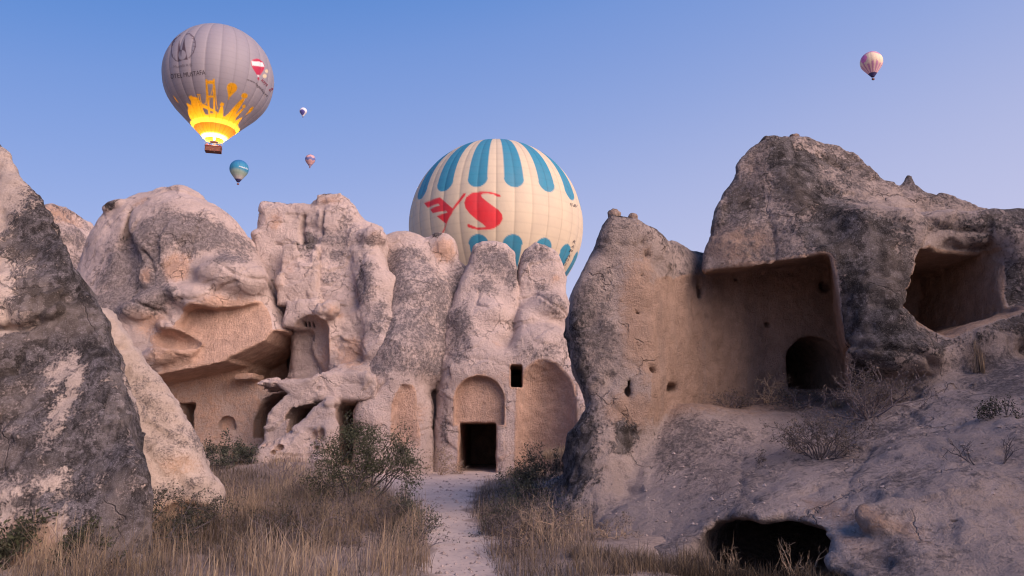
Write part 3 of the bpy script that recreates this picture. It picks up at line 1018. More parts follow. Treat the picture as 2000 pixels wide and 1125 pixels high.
# ------------------------------------------------------------------ crag with the blind arch and the foot below
def make_crag():
    pts = [(575, 1000), (568, 700), (566, 655), (552, 640), (520, 625), (500, 600), (490, 560), (498, 470), (495, 456), (508, 448), (513, 432), (512, 408), (524, 402), (545, 399), (566, 402), (571, 410), (578, 404), (608, 402), (613, 393), (640, 384), (655, 381), (672, 381),
           (686, 390), (700, 420), (708, 432), (744, 448), (752, 470), (760, 540), (775, 640), (770, 1000)]

    def f(p):
        d = slab(p, pts, 32.4, 31.5, 37.0, 0.35, lean=0.07, z0=5.0, ax=-0.27)
        d = smin(d, slab(p, [(556, 1000), (560, 800), (572, 764), (620, 745), (745, 735), (760, 1000)], 30.2, 29.9, 35, 0.3), 0.3)
        # main column
        d = smin(d, slab(p, [(616, 560), (618, 450), (612, 400), (640, 386), (670, 384), (690, 400), (712, 450), (716, 560), (690, 640), (640, 610)], 31.4, 30.7, 34, 0.45, lean=0.20, z0=6.0), 0.3)
        d = smin(d, caps(p, [P(712, 468, 31.8), P(735, 560, 31.0), P(745, 680, 30.2)], [0.6, 0.75, 0.8], 0.4), 0.35)
        d = smin(d, ell(p, P(728, 466, 31.4), (0.62, 0.6, 0.4)), 0.2)
        d = smin(d, rbox(p, P(540, 425, 33.0), (0.52, 0.7, 0.5), 0.16), 0.15)
        d = smin(d, rbox(p, P(590, 430, 32.9), (0.40, 0.8, 0.55), 0.16), 0.12)
        d = smin(d, rbox(p, P(650, 395, 32.6), (0.62, 0.7, 0.22), 0.12, ry=0.05), 0.10)
        # flank with the flat cut face
        d = smin(d, slab(p, [(549, 596), (552, 500), (560, 480), (585, 470), (618, 480), (625, 600)], 31.2, 30.7, 33, 0.12, lean=0.08, z0=6.0), 0.15)
        d = smin(d, slab(p, [(556, 640), (562, 590), (620, 585), (650, 640)], 30.6, 30.2, 33, 0.2), 0.25)
        # nose
        d = smin(d, ell(p, P(640, 606, 29.9), (0.60, 0.65, 0.42), ry=0.3), 0.18)
        d = smin(d, ell(p, P(655, 670, 31.0), (1.0, 0.9, 1.3)), 0.3)
        d = smin(d, ell(p, P(700, 670, 30.9), (0.9, 0.8, 1.5)), 0.3)
        d = smax(d, -cap(p, P(604, 440, 31.7), P(596, 500, 30.9), 0.20, 0.22), 0.25)
        d = smax(d, -cap(p, P(697, 470, 31.0), P(702, 560, 30.1), 0.15, 0.24), 0.3)
        d = smax(d, -cap(p, P(615, 470, 31.3), P(612, 520, 30.7), 0.10, 0.12), 0.2)
        d = smin(d, ell(p, P(695, 738, 30.1), (1.25, 1.0, 0.55)), 0.4)
        d = smin(d, ell(p, P(640, 748, 29.9), (0.9, 0.8, 0.42)), 0.3)
        # ledge slab and lower foot
        d = smin(d, slab(p, [(500, 752), (520, 742), (560, 742), (600, 738), (640, 728), (700, 726), (735, 735), (735, 780), (690, 786), (640, 782), (600, 786), (570, 772), (540, 754)], 29.3, 28.9, 33.0, 0.18), 0.12)
        d = smin(d, slab(p, [(518, 910), (518, 850), (533, 805), (556, 775), (596, 762), (616, 788), (590, 800), (572, 826), (564, 910)], 29.3, 28.9, 32, 0.15), 0.12)
        d = smin(d, slab(p, [(480, 1000), (488, 930), (498, 896), (522, 868), (560, 846), (598, 818), (620, 788), (638, 776), (654, 780), (665, 802), (661, 850), (664, 930), (668, 1000)], 28.6, 28.0, 31.0, 0.28, lean=0.16, z0=1.0), 0.12)
        d = smin(d, caps(p, [P(642, 800, 28.7), P(640, 850, 28.4), P(632, 930, 28.1)], [0.26, 0.40, 0.55], 0.3), 0.2)
        d = smin(d, caps(p, [P(585, 862, 28.4), P(530, 892, 28.0), P(500, 925, 27.7)], [0.42, 0.48, 0.35], 0.3), 0.3)
        return d

    def carve(p):
        c = P(602, 690, 30.0)
        # apse: a hollow upright half round with an arched head
        r = np.sqrt(((p[0] - c[0]) / 0.80) ** 2 + ((p[1] - 29.9) / 1.25) ** 2) - 1
        z0, z1 = P(0, 741, 30)[2], P(0, 648, 30)[2]
        dome = np.sqrt(((p[0] - c[0]) / 0.80) ** 2 + ((p[1] - 29.9) / 1.25) ** 2 + ((p[2] - z1) / 0.75) ** 2) - 1
        d = np.where(p[2] > z1, dome, np.maximum(r, z0 - p[2])) * 0.8
        for x in (591, 598.5, 607):
            d = np.minimum(d, pxbox(p, x - 2.6, x + 2.6, 624, 635, 30.4, 29.5, 31.8, 0.03))
        # rooms under the ledge
        d = np.minimum(d, slab(p, [(566, 870), (566, 815), (580, 796), (618, 790), (640, 800), (640, 870)], 29.7, 28.9, 35.0, 0.1))
        d = np.minimum(d, slab(p, [(655, 960), (660, 800), (668, 790), (710, 788), (712, 830), (706, 960)], 29.6, 28.3, 36.0, 0.08))
        for (x, y, rx, rz) in ((513, 868, .11, .10), (526, 862, .15, .22), (538, 858, .14, .20), (545, 874, .17, .12), (536, 884, .10, .08)):
            d = np.minimum(d, ell(p, P(x, y, 27.7), (rx, 0.4, rz)))
        for (x, y, rx, rz) in ((613, 852, .13, .22), (627, 850, .15, .24), (618, 875, .14, .05)):
            d = np.minimum(d, ell(p, P(x, y, 27.95), (rx, 0.35, rz)))
        return d

    def paint(V, N, c):
        p = (V[:, 0], V[:, 1], V[:, 2])
        n = fbm(p, 0.9, 3, 34)
        zone = blobs(V, [(650, 470, 31, 1.0, 1.6, 0.62), (640, 540, 30.5, 1.0, 1.0, 0.45), (600, 470, 31, 0.5, 0.9, 0.85), (715, 560, 30.4, 0.7, 1.6, 0.75), (740, 640, 30, 0.6, 1.6, 0.7), (700, 470, 31, 0.6, 0.6, 0.4), (545, 410, 33, 0.5, 0.3, 0.4),
                         (695, 640, 30, 0.6, 0.6, 0.5), (560, 790, 29, 0.5, 0.6, 0.55), (730, 470, 31, 0.6, 0.4, 0.5)])
        bare = blobs(V, [(650, 605, 29.5, 0.7, 0.5, 0.8), (690, 690, 30, 1.0, 0.8, 0.8), (640, 740, 29, 2, 0.4, 0.6), (740, 500, 31, 0.4, 0.5, 0.4)])
        low = sstep(P(0, 760, 29)[2], P(0, 700, 29)[2], V[:, 2])
        crust = np.clip((zone - bare + 0.30 * n) * (1 - c), 0, 1) * (0.4 + 0.6 * low)
        warm = np.clip(blobs(V, [(650, 605, 29.6, 0.7, 0.5, 0.55), (690, 690, 30, 1.1, 1.0, 0.75), (545, 440, 32.6, 0.5, 0.7, 0.75), (650, 395, 32, 0.9, 0.4, 0.55), (730, 462, 31, 0.6, 0.4, 0.45), (560, 540, 31, 0.6, 1.4, 0.45), (640, 880, 28, 0.5, 0.3, 0.5)])
                       + 0.42 * c + 0.15 * n, 0, 1)
        dark = np.clip(blobs(V, [(600, 465, 31.2, 0.3, 0.7, 0.8), (705, 520, 30.4, 0.22, 0.9, 0.55), (612, 575, 30, 0.15, 0.5, 0.4), (648, 383, 32.3, 0.5, 0.2, 0.55), (540, 402, 33, 0.6, 0.12, 0.5)]), 0, 1) * (1 - c)
        return crust, warm, dark
    cr = [([(613, 610), (625, 603), (645, 583), (665, 585)], 0.05, 0.10), ([(570, 400), (568, 430), (574, 475)], 0.09, 0.30), ([(612, 390), (610, 440)], 0.08, 0.28), ([(515, 455), (545, 462), (570, 470)], 0.06, 0.1), ([(590, 535), (610, 520), (620, 515)], 0.04, 0.06),
          ([(650, 525), (672, 535)], 0.03, 0.05), ([(660, 680), (655, 700), (665, 715)], 0.03, 0.05), ([(690, 640), (700, 655), (690, 670), (700, 685), (690, 700)], 0.03, 0.05), ([(715, 640), (705, 670), (720, 690)], 0.03, 0.05),
          ([(640, 735), (650, 750), (662, 772)], 0.03, 0.06), ([(670, 760), (690, 750), (720, 755)], 0.03, 0.05), ([(630, 765), (642, 740)], 0.03, 0.04), ([(550, 575), (570, 590)], 0.04, 0.06), ([(655, 700), (690, 715)], 0.03, 0.05)]
    o = rock('crag_rock', f, carve, (-11.9, 26.6, -0.4), (-4.2, 37.8, 13.4), 0.06, M_ROCK, paint, rough=0.48, frac=0.9, cracks=cr, crackY=30.2, warp=0.14, seed=400)
    tag(o, 'tall blocky crag with a blind arched niche and a pale foot with burrowed holes', 'rock', 'rock formations of the valley')


# ------------------------------------------------------------------ smooth sloping buttress
def make_slope():
    pts = [(690, 1000), (712, 780), (730, 660), (742, 560), (740, 480), (748, 460), (765, 455), (795, 455), (828, 468), (840, 462), (850, 455), (862, 462), (885, 484), (900, 510), (914, 527), (916, 560), (905, 640), (884, 720), (872, 1000)]

    def f(p):
        d = slab(p, pts, 32.6, 31.8, 37, 0.4, lean=0.13, z0=6.0, ax=-0.13)
        d = smin(d, caps(p, [P(800, 495, 33.2), P(812, 580, 31.8), P(788, 700, 30.6), P(772, 750, 30.2)], [0.85, 1.25, 1.32, 1.20], 0.5), 0.7)
        d = smin(d, caps(p, [P(850, 520, 33.2), P(860, 620, 31.9), P(835, 730, 30.9)], [0.7, 0.75, 0.7], 0.4), 0.4)
        d = smin(d, caps(p, [P(782, 800, 30.5), P(780, 950, 30.2)], [1.28, 1.40], 0.4), 0.45)
        d = smin(d, caps(p, [P(752, 740, 30.1), P(732, 810, 29.7), P(728, 950, 29.4)], [0.7, 0.70, 0.85], 0.4), 0.4)
        d = smin(d, ell(p, P(866, 490, 32.6), (0.6, 0.6, 0.75)), 0.3)
        d = smin(d, ell(p, P(852, 464, 32.6), (0.22, 0.3, 0.2)), 0.08)
        d = smax(d, -cap(p, P(868, 700, 29.6), P(868, 800, 29.2), 0.12, 0.2), 0.3)
        return d

    def carve(p):
        return slab(p, [(765, 870), (768, 790), (785, 752), (835, 748), (846, 800), (846, 880)], 29.3, 27.0, 29.42, 0.3)

    def paint(V, N, c):
        p = (V[:, 0], V[:, 1], V[:, 2])
        n = fbm(p, 0.9, 3, 54)
        z1, z2 = P(0, 755, 30)[2], P(0, 720, 30)[2]
        zt = P(0, 500, 32)[2]
        crust = np.clip((0.60 + 0.25 * n) * sstep(z1, z2, V[:, 2]) - 0.55 * sstep(zt, zt + 1.0, V[:, 2]) - blobs(V, [(868, 490, 32.4, 0.8, 0.9, 0.7), (770, 470, 32.5, 0.7, 0.5, 0.3)]), 0, 1) * (1 - c)
        crust = np.maximum(crust, np.clip(blobs(V, [(855, 830, 30, 0.35, 1.6, 0.75)]), 0, 1))
        warm = np.clip(blobs(V, [(870, 490, 32.4, 0.7, 0.8, 0.9), (800, 810, 29.4, 1.0, 1.2, 0.6), (735, 830, 29.6, 0.6, 0.9, 0.35)]) + 0.4 * c + 0.12 * n, 0, 1)
        dark = np.clip(blobs(V, [(790, 742, 29.3, 1.0, 0.12, 0.42), (852, 460, 32.4, 0.3, 0.25, 0.8)]), 0, 1) * (1 - c)
        return crust, warm, dark
    cr = [([(718, 775), (745, 765), (760, 745)], 0.05, 0.10), ([(820, 845), (845, 835), (868, 832)], 0.04, 0.06), ([(725, 790), (735, 830), (730, 870)], 0.04, 0.05)]
    o = rock('buttress_rock', f, carve, (-7.2, 28.2, -0.4), (-1.4, 37.4, 11.4), 0.06, M_ROCK, paint, rough=0.32, frac=0.35, cracks=cr, crackY=30.0, warp=0.12, seed=500)
    tag(o, 'smooth rounded rock buttress with grey upper slope, between the crag and the doorway', 'rock', 'rock formations of the valley')


# ------------------------------------------------------------------ church front
def make_church():
    left = [(858, 1000), (860, 800), (866, 700), (878, 640), (892, 590), (910, 540), (920, 500), (926, 478), (940, 470), (965, 468), (988, 474), (1006, 492), (1010, 560), (1010, 1000)]
    right = [(996, 1000), (1000, 640), (1012, 560), (1018, 500), (1024, 485), (1046, 470), (1064, 477), (1086, 497), (1100, 540), (1106, 572), (1116, 610), (1124, 680), (1136, 740), (1142, 800), (1142, 1000)]

    def f(p):
        d1 = slab(p, left, 32.0, 31.0, 36.5, 0.38, lean=0.16, z0=5.5)
        d1 = smin(d1, caps(p, [P(950, 540, 32.6), P(930, 640, 31.6), P(925, 740, 31.2)], [0.75, 1.1, 1.15], 0.5), 0.6)
        d1 = smin(d1, ell(p, P(960, 616, 31.1), (0.80, 0.75, 0.62)), 0.32)
        d1 = smin(d1, ell(p, P(970, 652, 31.2), (0.62, 0.7, 0.45)), 0.35)
        d2 = slab(p, right, 32.0, 31.2, 36.5, 0.38, lean=0.14, z0=5.5)
        d2 = smin(d2, ell(p, P(1060, 540, 32.5), (0.85, 0.9, 1.1)), 0.5)
        d2 = smin(d2, ell(p, P(1065, 605, 31.7), (1.0, 1.0, 0.80), ry=0.25), 0.40)
        d2 = smin(d2, ell(p, P(1055, 668, 31.1), (1.20, 1.1, 0.85)), 0.35)
        d2 = smin(d2, ell(p, P(1028, 640, 31.4), (0.55, 0.8, 0.9)), 0.35)
        d = smin(d1, d2, 0.10)
        # the walls below stand nearly upright
        d = smin(d, slab(p, [(862, 1000), (864, 760), (880, 715), (930, 680), (985, 690), (1060, 668), (1105, 690), (1128, 740), (1140, 800), (1142, 1000)], 30.6, 30.1, 38.8, 0.4), 0.9)
        d = smin(d, caps(p, [P(1120, 720, 30.4), P(1132, 800, 30.0), P(1120, 940, 29.8)], [0.35, 0.42, 0.5], 0.3), 0.25)
        d = smin(d, caps(p, [P(982, 830, 30.2), P(984, 940, 30.1)], [0.22, 0.30], 0.3), 0.2)
        d = smax(d, -cap(p, P(1006, 505, 31.6), P(1000, 690, 30.0), 0.12, 0.10), 0.2)
        return d

    def carve(p):
        a, b = P(886, 925, 30.1), P(985, 735, 30.1)
        d = archcut(p, a[0], b[0], P(900, 830, 30.2)[2], b[2], 27, 30.32, 0.06)
        a, b = P(897, 922, 30.5), P(970, 826, 30.5)
        door = rbox(p, ((a[0] + b[0]) / 2, 33.2, (b[2] - 0.3) / 2), ((b[0] - a[0]) / 2, 5.2, (b[2] + 0.3) / 2), 0.03)
        d = np.minimum(d, door)
        d = np.minimum(d, pxbox(p, 997, 1020, 713, 757, 30.2, 28.5, 35.5, 0.04))
        # big hollow to the right of the window
        c = P(1066, 830, 29.0)
        h = np.sqrt(((p[0] - c[0]) / 1.22) ** 2 + ((p[1] - 29.4) / 1.45) ** 2) - 1
        z1 = P(0, 772, 30)[2]
        dome = np.sqrt(((p[0] - c[0]) / 1.22) ** 2 + ((p[1] - 29.4) / 1.45) ** 2 + ((p[2] - z1) / 1.55) ** 2) - 1
        d = np.minimum(d, np.where(p[2] > z1, dome, np.maximum(h, 0.1 - p[2])) * 0.9)
        return d

    def paint(V, N, c):
        p = (V[:, 0], V[:, 1], V[:, 2])
        n = fbm(p, 0.9, 3, 64)
        z1, z2 = P(0, 740, 30)[2], P(0, 690, 30)[2]
        up = sstep(z1, z2, V[:, 2])
        zone = blobs(V, [(960, 510, 32, 1.0, 1.3, 0.85), (905, 640, 31, 0.8, 1.4, 0.80), (950, 560, 31.4, 0.8, 0.6, 0.7), (1040, 500, 32, 0.9, 0.8, 0.62), (1085, 590, 31, 0.7, 0.7, 0.62), (1040, 690, 30, 1.2, 0.6, 0.45), (900, 700, 30.4, 0.8, 0.5, 0.6),
                         (1000, 540, 31.5, 0.3, 1.0, 0.8), (1110, 660, 30.5, 0.4, 0.8, 0.5), (1060, 560, 31.8, 0.8, 0.6, 0.45)])
        bare = blobs(V, [(955, 600, 30.4, 0.8, 0.42, 0.75), (1060, 635, 30.0, 0.9, 0.4, 0.6), (1080, 540, 31.6, 0.4, 0.4, 0.4), (970, 665, 30.2, 0.6, 0.3, 0.5), (960, 475, 32, 0.9, 0.25, 0.35)])
        crust = np.clip((zone - bare + 0.25 * n) * up * (1 - c), 0, 1)
        crust = np.maximum(crust, np.clip(blobs(V, [(868, 830, 30, 0.25, 1.5, 0.6), (1130, 780, 29.8, 0.25, 0.8, 0.35)]), 0, 1) * (1 - c))
        warm = np.clip(0.46 * c + 0.34 * (1 - up) + blobs(V, [(940, 550, 31, 0.8, 0.3, 0.35), (975, 670, 30, 0.7, 0.5, 0.4), (1085, 545, 31.5, 0.35, 0.35, 0.5), (1045, 560, 31.6, 0.8, 0.3, 0.3)]) + 0.12 * n, 0, 1)
        dark = np.clip(blobs(V, [(1003, 560, 31.5, 0.14, 1.4, 0.5), (955, 470, 32.2, 0.9, 0.2, 0.5), (1042, 472, 32.2, 0.5, 0.3, 0.5), (968, 645, 30.2, 0.5, 0.12, 0.4)]), 0, 1) * (1 - c)
        return crust, warm, dark
    cr = [([(1010, 575), (1050, 565), (1080, 590), (1100, 600), (1115, 615)], 0.05, 0.10), ([(865, 690), (920, 700), (960, 705), (1000, 720)], 0.035, 0.05), ([(862, 760), (885, 760)], 0.04, 0.06), ([(1000, 640), (1040, 625), (1075, 640)], 0.04, 0.06),
          ([(935, 560), (930, 590), (950, 600)], 0.05, 0.08), ([(985, 755), (990, 800), (985, 900)], 0.03, 0.05), ([(1125, 745), (1118, 800), (1128, 860)], 0.03, 0.05), ([(870, 825), (884, 832)], 0.05, 0.06)]
    o = rock('chapel_rock', f, carve, (-3.2, 28.6, -0.4), (3.4, 39, 10.9), 0.056, M_ROCK, paint, rough=0.28, frac=0.45, cracks=cr, crackY=30.3, warp=0.12, seed=600)
    tag(o, 'twin-topped rock carved as a chapel front with dark square doorway under a round arch', 'rock', 'rock formations of the valley')


# ------------------------------------------------------------------ right rock: mound, fin, brow, rooms
MOUND_PX = [(1020, 1010, 14.6), (1060, 960, 17.5), (1120, 1000, 14.0), (1180, 1000, 13.2), (1250, 980, 12.6), (1150, 1050, 11.7), (1300, 1060, 11.0), (1280, 1100, 9.7), (1300, 830, 15.2), (1310, 785, 15.0), (1350, 900, 13.3), (1300, 1000, 11.9), (1450, 800, 15.2), (1500, 778, 15.8), (1500, 850, 13.6), (1500, 900, 12.4),
            (1480, 960, 11.0), (1500, 1005, 10.2), (1420, 1015, 10.4), (1640, 768, 15.6), (1700, 800, 14.2), (1700, 880, 11.7), (1640, 960, 10.1), (1660, 1040, 9.0), (1850, 705, 14.6), (1800, 760, 13.2), (1850, 850, 10.8), (1850, 950, 9.1), (1850, 1050, 8.1),
            (1850, 1125, 7.7), (2000, 700, 14.0), (2000, 850, 10.2), (2000, 1000, 8.5), (2000, 1120, 7.5), (2250, 700, 13.5), (2250, 1000, 8.3), (1950, 690, 17.5), (2250, 680, 17.0), (1700, 770, 17.5), (1640, 1120, 8.2), (1400, 1120, 8.6), (1500, 1060, 9.3)]
_mp = np.array([P(*q) for q in MOUND_PX])


def _tps_fit():
    n = len(_mp)
    d = np.hypot(_mp[:, None, 0] - _mp[None, :, 0], _mp[:, None, 1] - _mp[None, :, 1])
    K = np.where(d > 0, d * d * np.log(d + 1e-9), 0) + np.eye(n) * 0.15
    A = np.concatenate([np.concatenate([K, np.ones((n, 1)), _mp[:, :2]], 1),
                        np.concatenate([np.concatenate([np.ones((n, 1)), _mp[:, :2]], 1).T, np.zeros((3, 3))], 1)], 0)
    return np.linalg.solve(A, np.concatenate([_mp[:, 2], [0, 0, 0]]))


_tw = _tps_fit()


def _mound_exact(x, y):
    z = _tw[-3] + _tw[-2] * x + _tw[-1] * y
    for (a, b, _), w in zip(_mp, _tw):
        d2 = (x - a) ** 2 + (y - b) ** 2
        z = z + w * 0.5 * d2 * np.log(d2 + 1e-9)
    return np.minimum(z, 3.3)


_gx, _gy = np.arange(-8, 22, 0.1), np.arange(4, 34, 0.1)
_mg = _mound_exact(*np.meshgrid(_gx, _gy, indexing='ij')).astype(F32)


def mound_z(x, y):
    u = np.clip((np.asarray(x, F32) + 8) * 10, 0, len(_gx) - 1.001)
    v = np.clip((np.asarray(y, F32) - 4) * 10, 0, len(_gy) - 1.001)
    i, j = u.astype(int), v.astype(int)
    u, v = u - i, v - j
    return (_mg[i, j] * (1 - u) + _mg[i + 1, j] * u) * (1 - v) + (_mg[i, j + 1] * (1 - u) + _mg[i + 1, j + 1] * u) * v


def make_right():
    fin = [(1100, 1100), (1104, 1000), (1108, 930), (1108, 900), (1116, 850), (1150, 796), (1136, 745), (1114, 692), (1112, 650), (1124, 592), (1130, 560), (1142, 530), (1160, 490), (1183, 446), (1196, 430), (1216, 432), (1238, 432), (1258, 440),
           (1300, 465, 15.2), (1350, 490, 16.0), (1396, 520, 16.5), (1440, 560, 16.7), (1440, 1100)]
    brow = [(1380, 1100), (1380, 505), (1392, 460), (1400, 420), (1411, 380), (1434, 352), (1440, 325), (1462, 300), (1490, 280), (1497, 268), (1524, 266), (1552, 262), (1580, 264), (1606, 270), (1640, 272), (1668, 292), (1700, 324), (1730, 350), (1764, 362),
            (1800, 372), (1850, 390), (1900, 406), (1950, 421), (2000, 416), (2300, 400), (2300, 1100)]
    RA, RB = P(1515, 285, 15.2), P(1605, 490, 13.9)
    plan = [(P(1262, 700, 13.4)[0], 13.2), (P(1285, 700, 14.3)[0], 14.2), (P(1320, 700, 15.1)[0], 15.0), (P(1365, 700, 15.8)[0], 15.7), (P(1415, 700, 16.2)[0], 16.15), (P(1500, 700, 16.5)[0], 16.5),
            (P(1642, 700, 16.5)[0], 16.5), (P(1643, 700, 15.0)[0], 15.0), (P(1632, 700, 13.6)[0], 13.2), (P(1640, 700, 11)[0], 11), (P(1262, 700, 11)[0], 11)]

    def room(p):
        return sdpoly(p[0], p[1], plan) + np.maximum(0.05 * (p[2] - 3.5), -0.1)


    def f(p):
        d = slab(p, fin, 14.5, 13.9, 19.5, 0.30, ax=0.10)
        d = smin(d, caps(p, [P(1180, 520, 15.0), P(1172, 650, 14.3), P(1195, 780, 14.2), P(1165, 900, 14.0), P(1165, 1010, 13.5)], [0.25, 0.36, 0.22, 0.42, 0.62], 0.3), 0.2)
        d = smin(d, rbox(p, P(1290, 775, 14.5), (0.42, 0.35, 0.16), 0.08, rz=0.8), 0.15)
        d = smax(d, -np.maximum(room(p), mound_z(p[0], p[1]) - p[2]), 0.6)
        b = slab(p, brow, 15.4, 13.9, 22.5, 0.30, lean=0.03, z0=4.0, ax=0.29)
        b = smax(b, plane(p, RA, RB, P(1385, 520, 14.9), P(1300, 300, 13)), 0.08)
        b = smax(b, plane(p, RA, RB, P(1900, 420, 15.2), P(1600, 300, 10)), 0.06)
        b = smin(b, cap(p, P(1778, 354, 15.6), P(1780, 400, 15.5), 0.10, 0.42), 0.12)
        d = smin(d, b, 0.10)
        # rock round the square window
        d = smin(d, rbox(p, P(1715, 575, 14.65), (0.80, 0.9, 1.75), 0.4), 0.7)
        d = smin(d, ell(p, P(1715, 640, 13.75), (0.62, 0.5, 0.55)), 0.2)
        d = smin(d, ell(p, P(1700, 580, 13.9), (0.6, 0.5, 0.6)), 0.2)
        d = smin(d, ell(p, P(1740, 690, 13.6), (0.9, 0.6, 0.42)), 0.2)
        d = smin(d, rbox(p, P(1872, 462, 15.1), (1.25, 0.95, 0.36), 0.28, rz=-0.05), 0.18)
        d = smin(d, rbox(p, P(2030, 590, 14.9), (1.05, 1.0, 1.45), 0.4), 0.4)
        d = smin(d, caps(p, [P(1985, 640, 13.8), P(1900, 670, 13.7), P(1830, 690, 13.7)], [0.42, 0.36, 0.3], 0.2), 0.15)
        # mound at the foot
        mz = mound_z(p[0], p[1])
        m = (p[2] - mz) * 0.8
        m = np.maximum(m, 7.0 - p[1])
        d = smin(d, m, 0.35)
        d = smin(d, caps(p, [P(1700, 1005, 8.9), P(1760, 1010, 8.9), P(1790, 1060, 8.7)], [0.17, 0.22, 0.30], 0.15), 0.10)
        d = smin(d, ell(p, P(1700, 1012, 8.75), (0.20, 0.25, 0.16)), 0.06)
        d = smin(d, ell(p, P(1760, 1085, 8.6), (0.36, 0.5, 0.30)), 0.20)
        d = smin(d, ell(p, P(1850, 1030, 9.2), (0.7, 0.6, 0.5), ry=0.5), 0.35)
        d = smin(d, ell(p, P(1335, 970, 12.1), (0.22, 0.25, 0.14)), 0.06)
        d = smin(d, ell(p, P(1130, 985, 13.3), (0.32, 0.3, 0.14)), 0.08)
        # low cave at the foot, with a soft thick lip
        d = smax(d, -slab(p, [(1330, 1250), (1344, 1078), (1372, 1050), (1420, 1030), (1452, 1024), (1480, 1034), (1530, 1026), (1580, 1036), (1618, 1042), (1636, 1056), (1618, 1068), (1626, 1080), (1670, 1090), (1676, 1250)], 9.7, 7.4, 14.9, 0.10, ax=0.46), 0.20)
        # two holes near the edge of the fin
        d = smax(d, -ell(p, P(1150, 735, 13.7), (0.15, 0.30, 0.20)), 0.10)
        d = smax(d, -ell(p, P(1190, 740, 13.7), (0.12, 0.30, 0.26), ry=0.3), 0.10)
        d = smax(d, -ell(p, P(1155, 625, 13.7), (0.20, 0.28, 0.20)), 0.12)
        d = smax(d, -ell(p, P(1130, 800, 13.6), (0.14, 0.4, 0.28)), 0.15)
        for (x, y, r) in ((1223, 745, .05), (1220, 765, .08), (1252, 535, .035), (1240, 612, .03), (1238, 628, .03), (1262, 490, .05), (1290, 500, .05)):
            d = smax(d, -ell(p, P(x, y, 14.0), (r, 0.22, r * 1.4)), 0.05)
        return d

    def carve(p):
        # the open room: plan swings from the end of the fin to a flat back wall
        zt = P(0, 512, 14.3)[2]
        zf = P(0, 780, 15.4)[2]
        d2 = room(p)
        top = zt + 0.12 * (p[1] - 14.3) + 0.13 * (p[0] - 5.2)
        q1, q2 = d2 + 0.12, np.maximum(p[2] - top, mound_z(p[0], p[1]) + 0.03 - p[2]) + 0.12
        d = np.minimum(np.maximum(q1, q2), 0) + np.sqrt(np.maximum(q1, 0) ** 2 + np.maximum(q2, 0) ** 2) - 0.12
        a, b = P(1547, 762, 16.4), P(1641, 658, 16.4)
        d = np.minimum(d, archcut(p, a[0], b[0], a[2], b[2], 15.9, 20.3, 0.06))
        # square window room
        d = np.minimum(d, slab(p, [(1776, 505, 14.2), (1796, 490, 14.2), (1950, 486, 14.2), (1957, 520, 14.2), (1970, 612, 13.9), (1930, 625, 13.8), (1880, 642, 13.7), (1850, 658, 13.6), (1806, 632, 13.6), (1772, 612, 13.6), (1768, 580, 13.7)], 14.3, 12.6, 17.2, 0.08))
        # cut shelves in the room
        d = np.minimum(d, rbox(p, P(1312, 757, 14.9), (0.26, 0.4, 0.07), 0.03, rz=0.7))
        d = np.minimum(d, rbox(p, P(1272, 722, 14.15), (0.10, 0.25, 0.035), 0.02, rz=0.9, ry=-0.2))
        for (x, y, Y, r) in ((1366, 568, 15.7, .09), (1432, 550, 16.3, .06), (1500, 636, 16.5, .08), (1528, 560, 16.5, .05), (1612, 560, 16.5, .13)):
            d = np.minimum(d, ell(p, P(x, y, Y), (r, 0.3, r * (2.2 if x == 1366 else 0.8))))
        return d

    def paint(V, N, c):
        p = (V[:, 0], V[:, 1], V[:, 2])
        n = fbm(p, 0.8, 3, 74)
        # mound bare and dusty, upper faces brown with black crust
        hi = sstep(0.15, 0.7, V[:, 2] - mound_z(V[:, 0], V[:, 1]))
        fd = blobs(V, [(1120, 900, 13.8, 0.42, 1.0, 1.3), (1120, 640, 14, 0.30, 0.8, 0.75), (1130, 720, 14, 0.25, 0.5, 0.6), (1235, 880, 13.6, 0.42, 0.6, 0.75), (1180, 950, 13.2, 0.6, 0.5, 0.7), (1205, 430, 14.6, 0.3, 0.18, 0.8), (1165, 505, 14.6, 0.2, 0.3, 0.5),
                       (1700, 560, 13.6, 0.75, 1.0, 0.9), (1690, 650, 13.4, 0.7, 0.9, 0.85), (1630, 430, 14, 0.6, 0.9, 0.65), (1560, 340, 14.6, 0.45, 1.0, 0.9), (1700, 470, 14, 0.9, 0.4, 0.55), (1450, 400, 15, 0.7, 0.5, 0.5), (1980, 580, 13.6, 0.5, 1.2, 0.75),
                       (1880, 690, 13.4, 1.0, 0.35, 0.7), (1600, 300, 15, 0.6, 0.4, 0.55), (1270, 460, 15, 0.5, 0.25, 0.35), (1700, 740, 13.5, 0.9, 0.3, 0.5), (2050, 450, 14, 0.9, 0.6, 0.5)])
        bare = blobs(V, [(1800, 395, 14.4, 1.6, 0.4, 0.6), (1650, 330, 14.6, 0.4, 0.4, 0.25), (1860, 470, 13.8, 1.0, 0.25, 0.6)])
        east = sstep(P(1400, 400, 15)[0], P(1560, 400, 15)[0], V[:, 0])
        dark = np.clip((fd + 0.34 * east - bare + 0.55 * n + 0.25 * fbm(p, 2.2, 2, 77)) * hi * (1 - c), 0, 1)
        crust = np.clip((0.38 + 0.22 * east + 0.5 * n - blobs(V, [(1260, 620, 14.2, 0.6, 1.7, 0.7), (1240, 800, 13.8, 0.7, 0.6, 0.6)]) + 0.3 * blobs(V, [(1160, 600, 14, 0.5, 1.2), (1450, 420, 15, 0.8, 0.8), (1180, 480, 14.4, 0.4, 0.5)]) - 0.9 * bare) * hi * (1 - c), 0, 1)
        crust = np.maximum(crust, np.clip(0.27 + 0.60 * fbm(p, 0.55, 3, 79) - 0.3 * hi, 0, 1) * (1 - hi))
